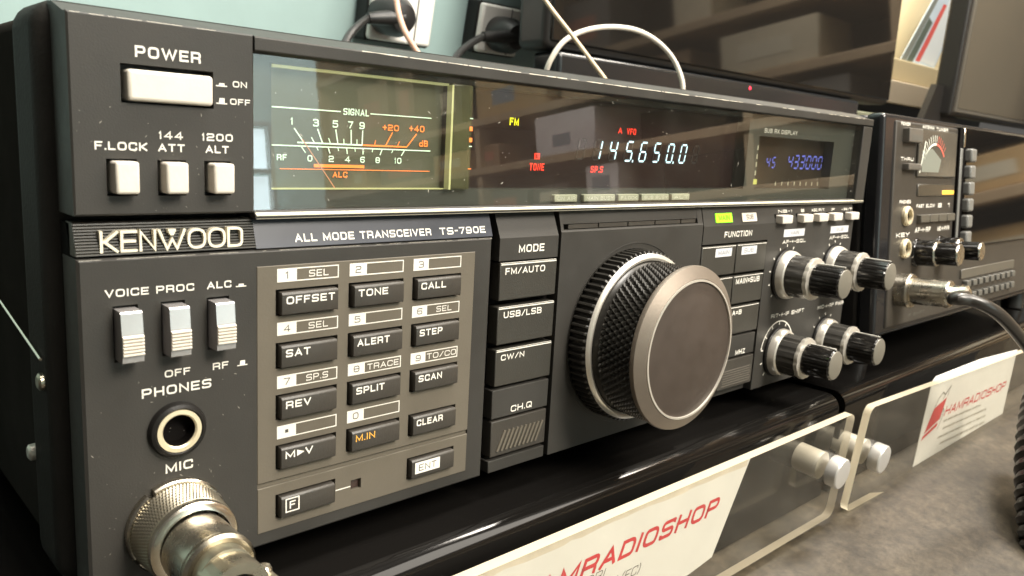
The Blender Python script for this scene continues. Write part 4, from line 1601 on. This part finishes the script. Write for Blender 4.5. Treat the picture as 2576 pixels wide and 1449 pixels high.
label_on(fr2, [('POWER', 17.5, 28.5, 101.6, 103.2), ('ANTENNA', 44.5, 60, 101.4, 103.0), ('TUNER', 63, 79.5, 101.2, 102.8), ('THRU', 19.2, 35, 84.7, 86.5), ('PHONES', 20.6, 34.5, 63.8, 65.5),
               ('KEY', 18.8, 35.2, 47.2, 49.4), ('FAST', 42.4, 52.4, 61.4, 63.2), ('SLOW', 55.0, 66.9, 61.4, 63.2), ('2', 71.8, 77.2, 61.2, 63.4), ('1', 86, 90, 61.2, 63.4),
               ('AF-+-RF', 42.2, 63, 48.7, 51.3), ('MIC-+-PWR', 72.8, 90, 48.6, 51.0)], WHITE, y=YF - .05, t=.24)
label_on(fr2, [('IF SHIFT', 39.2, 61.5, 5.6, 7.2)], GREY2, y=YF - .05, t=.22)
# needle meter
mb = MB()
mb.rbox(38.2, 91, YF - 1.2, 2, 77.0, 101, .6, 2)
nm = mb.build('needle_meter', mat('far_meter_face', (0.075, 0.07, 0.058), 0.18, var=.25, vscale=35), r2)
mb = MB()
mb.recalc = False
for q in range(14):
    a0, a1 = R_(150 - 8 * q), R_(150 - 8 * (q + 1))
    cx_, cz_ = 60, 78
    rr0, rr1 = 15.3, 16.5
    mb.face([(cx_ + rr0 * math.cos(a0), YF - 1.26, cz_ + rr0 * math.sin(a0)), (cx_ + rr0 * math.cos(a1), YF - 1.26, cz_ + rr0 * math.sin(a1)),
             (cx_ + rr1 * math.cos(a1), YF - 1.26, cz_ + rr1 * math.sin(a1)), (cx_ + rr1 * math.cos(a0), YF - 1.26, cz_ + rr1 * math.sin(a0))], 1 if q > 7 else 0)
    mb.face([(cx_ + 17 * math.cos(a0) - .3, YF - 1.27, cz_ + 17 * math.sin(a0)), (cx_ + 17 * math.cos(a0) + .3, YF - 1.27, cz_ + 17 * math.sin(a0)),
             (cx_ + 20.5 * math.cos(a0) + .3, YF - 1.27, cz_ + 20.5 * math.sin(a0)), (cx_ + 20.5 * math.cos(a0) - .3, YF - 1.27, cz_ + 20.5 * math.sin(a0))], 1 if q > 8 else 0)
mb.face([(40, YF - 1.28, 79), (41, YF - 1.28, 79), (47, YF - 1.28, 95), (46, YF - 1.28, 95)])
mb.face([(43, YF - 1.26, 79.5), (66, YF - 1.26, 79.5), (69, YF - 1.26, 86), (56, YF - 1.26, 91.5), (43, YF - 1.26, 90)], 2)
mb.build('meter_scale', [mat('pale_scale', (.75, .76, .66), .5), mat('red_scale', (.65, .12, .08), .5), mat('meter_paper', (.19, .20, .165), .5)], nm)
mb = MB()
mb.rbox(41.5, 92.5, YF - .6, 2, 67.2, 73.4, .3, 1)
m2 = mb.build('lamp_strip', mat('lamp_strip_plastic', (.05, .045, .035), .2), r2)
mb = MB()
mb.rbox(75, 92, YF - .75, 0, 67.9, 70.2, .2, 1)
mb.build('amber_lamp', mat('amber_lamp_plastic', (1.0, .50, .06), .4, emit=.7), m2)
for i in range(4):
    mb = MB()
    a = 43.4 + i * 12.2
    mb.rbox(a, a + 11.6, YF - 2.4, 2, 53.8, 57.8, .4, 2)
    mb.build('row_key', mat('far_key', (.085, .078, .062), .4), r2)
for zc in (57.6, 41.4):
    mb = MB()
    mb.lathe([(4.9, .2), (4.9, -1.4), (4.3, -2.2), (3.2, -2.2), (3.1, -.5)], (0, 0), 40, cap1=False)
    j = mb.build('jack', BRASS, r2, loc=(29.2, YF, zc))
    mb = MB()
    mb.lathe([(3.15, -.6), (3.1, -.3)], (0, 0), 30)
    mb.build('jack_hole', VOID, j)
# display with a column of soft keys
mb = MB()
mb.rbox(104.8, 300, YF - 1.8, 2, 38, 104.3, .6, 2)
mb.build('display_window', mat('display_black', (.008, .0075, .007), .05, spec=.2), r2)
mb = MB()
mb.rbox(94.8, 104.6, YF - 1.4, 2, 38, 104.4, .4, 2)
mb.build('soft_key_strip', VOID, r2)
mb = MB()
mb.rbox(96.0, 99.5, YF - 1.8, 0, 40.5, 93, .3, 1)
mb.build('soft_key_bar', mat('pale_grey_plastic', (.16, .16, .148), .35), r2)
mb = MB()
mb.rbox(100.0, 102.4, YF - 1.8, 0, 93.5, 104.2, .2, 1)
mb.build('bright_strip', BRIGHT, r2)
for i in range(6):
    zc = 89.4 - i * 9.15
    mb = MB()
    mb.rbox(104.5, 113, YF - 4.8, 0, zc - 3.7, zc + 3.7, 1.2, 3)
    mb.build('soft_key', MATS['pale_grey_plastic'], r2)
for kx, rb, rt in ((46, 6.6, 5.6), (78, 6.8, 4.9)):
    mb = MB()
    mb.lathe([(rb + .8, 0), (rb + .4, -.8), (rb, -1.2), (rb, -9.5), (rb - .5, -10), (rt, -10.2)], (0, 0), 48, mod=lambda i, j: -.3 if i % 6 < 2 and 1 < j < 4 else 0, cap1=True)
    k = mb.build('dual_knob', GLOSSB, r2, loc=(kx, YF, 38.4), angle=25)
    mb = MB()
    mb.lathe([(rt, -10), (rt, -20), (rt - .4, -20.5)], (0, 0), 48, mod=lambda i, j: -.25 if i % 6 < 2 else 0)
    mb.build('inner_knob', GLOSSB, k, angle=25)
    mb = MB()
    mb.lathe([(rb - .4, -9.9), (rb + .05, -10.1), (rb - .6, -10.7), (rt + .1, -10.8)], (0, 0), 48, mod=lambda i, j: -.35 if i % 6 < 2 else 0, cap1=False)
    mb.build('bright_edge', NICKEL, k)
    mb = MB()
    mb.lathe([(rt - .5, -20.3), (rt + .02, -20.5), (rt - .5, -21)], (0, 0), 48, mod=lambda i, j: -.3 if i % 6 < 2 else 0)
    mb.build('knob_cap', NICKEL, k)
mb = MB()
mb.rbox(112, 210, YF - .9, 2, 19.5, 25, .3, 1)
mb.build('key_rail', mat('far_key', (.085, .078, .062), .4), r2)
kk = None
for j in range(2):
    for i in range(9):
        if kk is None:
            mb = MB()
            mb.rbox(-3.3, 3.3, -3, 2, -1.9, 1.9, .6, 2)
            kk = mb.build('small_key', GREY2, r2, loc=(120, YF, 16.5))
        else:
            o = kk.copy()
            col.objects.link(o)
            o.location = (Vector((120 + i * 10.4, YF, 16.5 - j * 7.2))) * MM
# plug and cable of the farther set
p2 = thing('microphone_plug', 'shiny cylindrical plug with a bending cable on the farther transceiver', 'plug', (346, -7.9, 12), TH2)
AX = (26.2, 20.8)
mb = MB()
mb.lathe([(8.2, YF + .2), (8.2, -4.6), (8.6, -5.0), (8.7, -6.6), (8.1, -7.4), (6.6, -7.5)], AX, 60)
mb.build('plug_nut', NICKEL, p2)
mb = MB()
mb.lathe([(6.55, -7.3), (6.5, -22.6), (6.75, -22.9), (6.75, -24.4), (6.2, -25.0), (4.5, -25.1)], AX, 60)
mb.build('plug_sleeve', NICKEL, p2)
mb = MB()
mb.lathe([(4.4, -25), (4.4, -29), (4.9, -29.3), (4.9, -32), (3.4, -33)], AX, 9)
mb.build('cord_clamp', BRIGHT, p2)
inv = p2.matrix_world.inverted()
pts = [(AX[0], -31, AX[1])]
for u, v, y in ((2398, 751, -46), (2440, 755, -52), (2490, 775, -58), (2535, 812, -62), (2590, 880, -66), (2640, 960, -70)):
    q = inv @ (T @ (at(u, v, y) * MM)) / MM
    pts.append((q.x, q.y, q.z))
mb = MB()
mb.tube(pts, 2.75, 16, smooth_path=8)
mb.build('cable', mat('cable_sheath', (.030, .027, .023), .28), p2)

# coiled cord lying at the right edge
mb = MB()
a, b, c = at(2640, 1010, -62), at(2612, 1180, -78), at(2650, 1400, -92)
P_ = []
N_ = 16 * 15
for i in range(N_ + 1):
    t_ = i / N_
    p = a * (1 - t_) ** 2 + b * (2 * t_ * (1 - t_)) + c * t_ * t_
    tg = ((b - a) * (1 - t_) + (c - b) * t_).normalized()
    s_ = tg.cross(Vector((0, 1, 0))).normalized()
    q = s_.cross(tg)
    an = 2 * math.pi * 14 * t_
    P_.append(p + (s_ * math.cos(an) + q * math.sin(an)) * 9.5)
mb.tube(P_, 3.3, 8)
o = mb.build('coiled_cord', mat('coil_rubber', (.014, .013, .012), .3))
solo(o, 'black coiled cord hanging over the desk at the right edge', 'cord')

# ================================================================== BACKGROUND
VERT = -TILT
# large monitor behind the near set
MY1 = 300
p0 = at(2240, 265, MY1)
mo = thing('monitor', 'big black glossy monitor with a red standby light behind the nearest transceiver', 'monitor', (p0.x, MY1, p0.z), 0)
mb = MB()
mb.rbox(-650, 3, 4, 40, 0, 380, 7, 4)
mb.build('housing', mat('monitor_black', (.014, .013, .012), .35), mo)
SCR = mat('monitor_screen', (.009, .008, .007), .045, spec=.28)
mb = MB()
mb.rbox(-646, -1, 2.2, 10, 6, 376, 1.5, 2)
mb.build('screen', SCR, mo)
mb = MB()
mb.rbox(-640, -95, -1, 30, -26, -1, 4, 3)
chin = mb.build('lower_bar', mat('monitor_bar', (.011, .012, .013), .2), mo)
q = at(1888, 222, MY1 - 1.5)
mb = MB()
mb.lathe([(1.9, 0), (1.7, -1.0), (.9, -1.5)], (q.x - p0.x, q.z - p0.z), 20)
o = mb.build('standby_light', mat('red_led', (1.0, .02, .06), .4, emit=3.0), chin)
q = at(1820, 218, MY1 - 1.5)
mb = MB()
mb.lathe([(1.0, 0), (.6, -.8)], (q.x - p0.x, q.z - p0.z), 14)
mb.build('button', mat('grey_dot', (.5, .48, .42), .4), chin)
mb = MB()
mb.rbox(-370, -270, 20, 60, -160, -20, 6, 3)
mb.rbox(-440, -200, -10, 130, -166, -158, 3, 2)
mb.build('stand', GLOSSB, mo)
# second monitor
MY2 = 330
p1 = at(2393, 290, MY2)
m2_ = thing('monitor', 'matt dark brown screen above the farther transceiver, cut by the right edge', 'monitor', (p1.x, MY2, p1.z), -2)
mb = MB()
mb.rbox(0, 640, 2, 34, 0, 400, 5, 3)
mb.build('housing', MATS['monitor_black'], m2_)
mb = MB()
mb.rbox(11, 632, -.5, 6, 6, 394, 1.5, 2)
mb.build('inner_frame', mat('frame_grey', (.075, .068, .056), .4), m2_)
mb = MB()
mb.rbox(19, 626, -1.2, 4, 12, 388, 1, 1)
mb.build('screen', mat('matt_screen', (.062, .053, .038), .55, var=.08, vscale=3), m2_)
mb = MB()
mb.prism_y([(-72, -60), (-66, -12), (-32, 46), (80, 46), (80, -60)], 18, 28)
mb.build('stand', SATINB, m2_)

# ledge with a leaning leaflet, seen between the two monitors
LY = 560
q = at(2300, 155, LY)
sl = thing('window_ledge', 'stepped cream ledge carrying the leaflet between the monitors', 'ledge', (q.x, LY, q.z), VERT)
mb = MB()
mb.rbox(-260, 500, 0, 120, -46, -2, 3, 2)
mb.build('upper_step', mat('ledge_tan', (.50, .42, .26), .6), sl)
mb = MB()
mb.rbox(-260, 500, -28, 115, -92, -46.2, 3, 2)
mb.build('lower_step', mat('ledge_cream', (.60, .51, .38), .6), sl)
mb = MB()
mb.rbox(-260, 500, -8, 110, -116, -92.2, 2, 2)
mb.build('dark_gap', SATINB, sl)
mb = MB()
mb.rbox(-260, 500, -25, 105, -330, -116.2, 3, 2)
mb.build('base_panel', mat('pale_green_paint', (.50, .52, .36), .6), sl)
q = at(2265, 150, LY + 15)
lf = thing('leaflet', 'blue, white and red leaflet leaning on the cream ledge', 'leaflet', (q.x, LY + 15, q.z), VERT - 4)
mb = MB()
mb.prism_y([(0, 0), (190, -4), (215, 250), (92, 250)], 0, 1.2)
mb.build('sheet', mat('leaflet_sky', (.66, .78, .88), .5, var=.1, vscale=14), lf)
mb = MB()
mb.recalc = False
for poly, k in (([(0, 0), (28, -1), (100, 215), (92, 230)], 0), ([(30, -1), (62, -2), (88, 88), (62, 96)], 1), ([(74, 6), (98, 6), (136, 130), (108, 130)], 2), ([(102, 8), (182, 4), (205, 240), (150, 240)], 3), ([(108, 160), (126, 160), (128, 172), (112, 176)], 0)):
    mb.face([(x, -.1 - .05 * k, z) for x, z in poly], k)
mb.build('print', [mat('leaflet_grey', (.25, .27, .24), .5), mat('leaflet_dark', (.13, .16, .13), .5), mat('leaflet_red', (.78, .13, .11), .5), mat('leaflet_pale', (.84, .90, .92), .5)], lf)

# wall sockets
WY = 400
PLUGM = mat('plug_black', (.022, .021, .020), .35)
SOCK = mat('socket_white', (.84, .82, .76), .4)


def socket(label, plabel, u0, u1, v0, v1, pu, pv, pts):
    a = at(u0, v1, WY)
    b = at(u1, v0, WY)
    t = thing('wall_socket', label, 'socket', (a.x, WY, a.z), VERT, 'sockets on the teal wall')
    wd, hh = b.x - a.x, b.z - a.z + 4
    mb = MB()
    mb.rbox(-1.5, wd + 1.5, 5, 22, -1.5, hh + 1.5, 2, 2)
    mb.build('shade_frame', SATINB, t)  # dark frame stands in for the shade round the cover plate
    mb = MB()
    mb.rbox(0, wd, 0, 9, 0, hh, 2.5, 3)
    mb.build('cover_plate', SOCK, t)
    mb = MB()
    mb.rbox(wd * .70, wd * .72, -.4, 4, 1, hh - 1, .1, 1)
    mb.build('plate_seam', GREY2, t)
    c = at(pu, pv, WY - 12)
    p = thing('power_plug', plabel, 'power plug', (c.x, WY - 12, c.z), VERT, 'mains plugs in the wall sockets')
    mb = MB()
    mb.lathe([(14.5, 12), (15.4, 4), (15, -10), (10.5, -18), (3.5, -20)], (0, 0), 32)
    mb.build('plug_body', PLUGM, p)
    inv_ = p.matrix_world.inverted()
    Q = [at(u, v, y) for u, v, y in pts]
    Q += [Q[-1] + Vector((6, 4, -70)), Q[-1] + Vector((14, 8, -150))]
    Q = [inv_ @ (T @ (p * MM)) / MM for p in Q]
    mb = MB()
    mb.tube([(0, -14, 0)] + [tuple(x) for x in Q[:1]], lambda s: 7.0 - 2.8 * s, 12)
    mb.build('strain_relief', PLUGM, p)
    mb = MB()
    mb.tube([tuple(x) for x in Q], 3.0, 10, smooth_path=6)
    mb.build('cord', PLUGM, p)
    return t


socket('brighter white wall socket left of the salmon coloured cable', 'black plug in the brighter socket, its cord bending left', 928, 1088, -60, 98, 985, 40,
       [(925, 46, 376), (898, 68, 370), (872, 100, 362), (855, 150, 352), (850, 230, 345)])
socket('dim white wall socket shaded by the big monitor', 'black plug in the shaded socket', 1200, 1304, 38, 130, 1268, 88,
       [(1215, 92, 376), (1180, 112, 370), (1150, 140, 362), (1130, 190, 352), (1120, 250, 345)])


def over_top(P):
    """let the end of a cable lie back over the case and drop behind it"""
    while P[-1].z < 119:
        P.pop()
    a = P[-1]
    return P + [Vector((a.x + 1, a.y + 6, 118.0)), Vector((a.x + 4, a.y + 40, 117.6)), Vector((a.x + 6, 300, 117.6)), Vector((a.x + 6, 316, 108)), Vector((a.x + 4, 324, 10))]


def cable(label, pts, rad, material, cat='cable', ends=''):
    mb = MB()
    P = [at(u, v, y) for u, v, y in pts]
    if 'b' in ends:
        P = over_top(P)
    if 'a' in ends:
        P = over_top(P[::-1])
    if 'd' in ends:
        a = P[-1]
        P += [a + Vector((4, 2, -60)), a + Vector((2, 4, -130))]
    mb.tube([tuple(p) for p in P], rad, 12, smooth_path=8)
    o = mb.build('cable', material)
    solo(o, label, cat)


cable('thin salmon coloured cable hanging in front of the brighter wall socket', [(962, -420, 396), (970, -220, 370), (985, -60, 350), (997, 0, 342), (1004, 38, 335), (1020, 82, 325), (1046, 126, 318), (1085, 190, 312), (1120, 300, 310)], 2.1, mat('salmon_sheath', (.62, .36, .25), .45), ends='d')
cable('thick white cable bent into an arch above the nearest transceiver', [(1352, 290, 230), (1368, 200, 225), (1386, 150, 220), (1420, 103, 216), (1475, 76, 212), (1540, 68, 208), (1605, 78, 204), (1660, 110, 200), (1700, 160, 196), (1718, 226, 192), (1722, 330, 190)], 1.75, mat('white_sheath', (.76, .70, .60), .4), ends='ab')
cable('straight cream cable crossing the white arch', [(1110, -470, 396), (1190, -320, 300), (1290, -125, 218), (1371, 0, 205), (1440, 90, 196), (1520, 196, 186), (1570, 262, 180), (1600, 330, 180)], 1.35, mat('cream_sheath', (.78, .62, .42), .45), ends='b')

# ================================================================== THE ROOM IN FRONT (mirrored in the glass and the screen)
def wthing(name, label, cat, loc, group=None):
    o = bpy.data.objects.new(name, None)
    o.empty_display_size = .05
    col.objects.link(o)
    o.location = Vector(loc) * MM
    o['label'] = label
    o['category'] = cat
    if group:
        o['group'] = group
    return o


WOOD = mat('shelf_wood', (.42, .31, .20), .5, var=.2, vscale=5)
DWOOD = mat('shelf_back_wood', (.10, .075, .055), .6, var=.2, vscale=4)
rack = wthing('storage_rack', 'long wooden shelf rack seen as slanting brown bars mirrored in the display glass', 'rack', (1600, -2650, 0))
mb = MB()
mb.box(330, 350, 0, 2800, -700, 1500)
mb.build('back_panel', DWOOD, rack)
LV = [-460, -150, 62, 207, 352, 500, 790, 1080, 1400]
for z in LV:
    mb = MB()
    mb.rbox(0, 330, 0, 2800, z - 11, z + 11, 2, 1)
    mb.build('shelf_board', WOOD, rack)
for yy in (0, 920, 1850, 2775):
    mb = MB()
    mb.box(6, 328, yy, yy + 22, -700, 1500)
    mb.build('upright', WOOD, rack)
rb = random.Random(11)
PAL = [(.50, .34, .17), (.30, .20, .12), (.62, .58, .60), (.10, .08, .07), (.42, .30, .18), (.22, .10, .07), (.55, .48, .36), (.16, .15, .14)]
KIND = ['tan', 'brown', 'pale grey', 'black', 'wooden', 'dark red', 'cream', 'charcoal']
ROWN = ['low', 'middle', 'upper', 'top']
SEEN = set()
HELD = {2: (-1475, -1225), 3: (-1745, -1395)}
for lab, ci, y, wd, z, hh in (('pale grey box alone in the middle of the upper mirrored shelf', 2, -1465, 225, 352, 112), ('long tan box in the middle of the top mirrored shelf', 0, -1735, 325, 500, 150)):
    c = wthing('storage_box', lab, 'box', (1606, y, z + 11.5), 'boxes on the mirrored shelf rack')
    mb = MB()
    mb.rbox(0, 200, 0, wd, 0, hh, 3, 1)
    mb.build('box_body', mat('box_%d' % ci, PAL[ci], .55, var=.15, vscale=8), c)
    mb = MB()
    mb.rbox(-.8, .6, wd * .3, wd * .6, hh * .2, hh * .5, .2, 1)
    mb.build('box_label', mat('box_tag_2', (.28, .3, .34), .5), c)
for li, z in enumerate(LV[2:6]):
    gaph = (LV[li + 3] - z) - 30
    y = -2610
    prev = 'upright'
    while y < -60:
        wd = rb.uniform(90, 260)
        if li in HELD and y < HELD[li][1] and y + wd > HELD[li][0]:
            prev = 'pale grey' if li == 2 else 'long tan'
            y = HELD[li][1] + 20
            continue
        if rb.random() < .62:
            hh = gaph * rb.uniform(.55, .95)
            ci = rb.randrange(8)
            if hh > .82 * gaph:
                sz = 'tall'
            elif wd > 190:
                sz = 'wide'
            else:
                sz = 'small'
            d = rb.uniform(120, 220)
            where = ('beside the end upright' if prev == 'upright' else 'next to the %s box' % prev)
            lab = '%s %s box %s on the %s mirrored shelf' % (sz, KIND[ci], where, ROWN[li])
            if lab in SEEN:
                lab += ', nearer the radios'
            SEEN.add(lab)
            mb = MB()
            mb.rbox(0, d, 0, wd, 0, hh, 3, 1)
            c = wthing('storage_box', lab, 'box', (1600 + rb.uniform(8, 60), y, z + 11.5), 'boxes on the mirrored shelf rack')
            mb.build('box_body', mat('box_%d' % ci, PAL[ci], .55, var=.15, vscale=8), c)
            mb = MB()
            mb.rbox(-.8, .6, wd * .2, wd * .75, hh * .3, hh * .7, .2, 1)
            mb.build('box_label', mat('box_tag_%d' % (ci % 3), [(.62, .56, .44), (.45, .2, .14), (.28, .3, .34)][ci % 3], .5), c)
            prev = KIND[ci]
        y += wd + rb.uniform(10, 120)
# window in the wall behind the photographer
win = wthing('window', 'bright window mirrored at the left end of the display glass', 'window', (1440, -3400, 0))
GLOW = mat('daylight_pane', (.80, .95, 1.0), .5, emit=7)
for i in range(2):
    for j in range(2):
        mb = MB()
        mb.box(20 + i * 150, 150 + i * 150, 0, 8, 330 + j * 220, 520 + j * 220)
        mb.build('pane', GLOW, win)
mb = MB()
for i in range(3):
    mb.box(i * 150, 20 + i * 150, 10, 50, 310, 760)
for j in range(3):
    mb.box(0, 320, 12, 46, 310 + j * 220, 330 + j * 220)
mb.build('frame', mat('window_frame', (.6, .62, .6), .5), win)
mb = MB()
mb.box(-3000, 4200, -3560, -3500, -700, 2600)
structure(mb.build('front_wall', mat('pale_teal_wall', (.62, .72, .68), .6)))
mb = MB()
mb.box(-3000, 3000, -3600, -910, -760, -700)
structure(mb.build('floor', mat('floor_boards', (.16, .12, .085), .5, var=.2, vscale=3)))
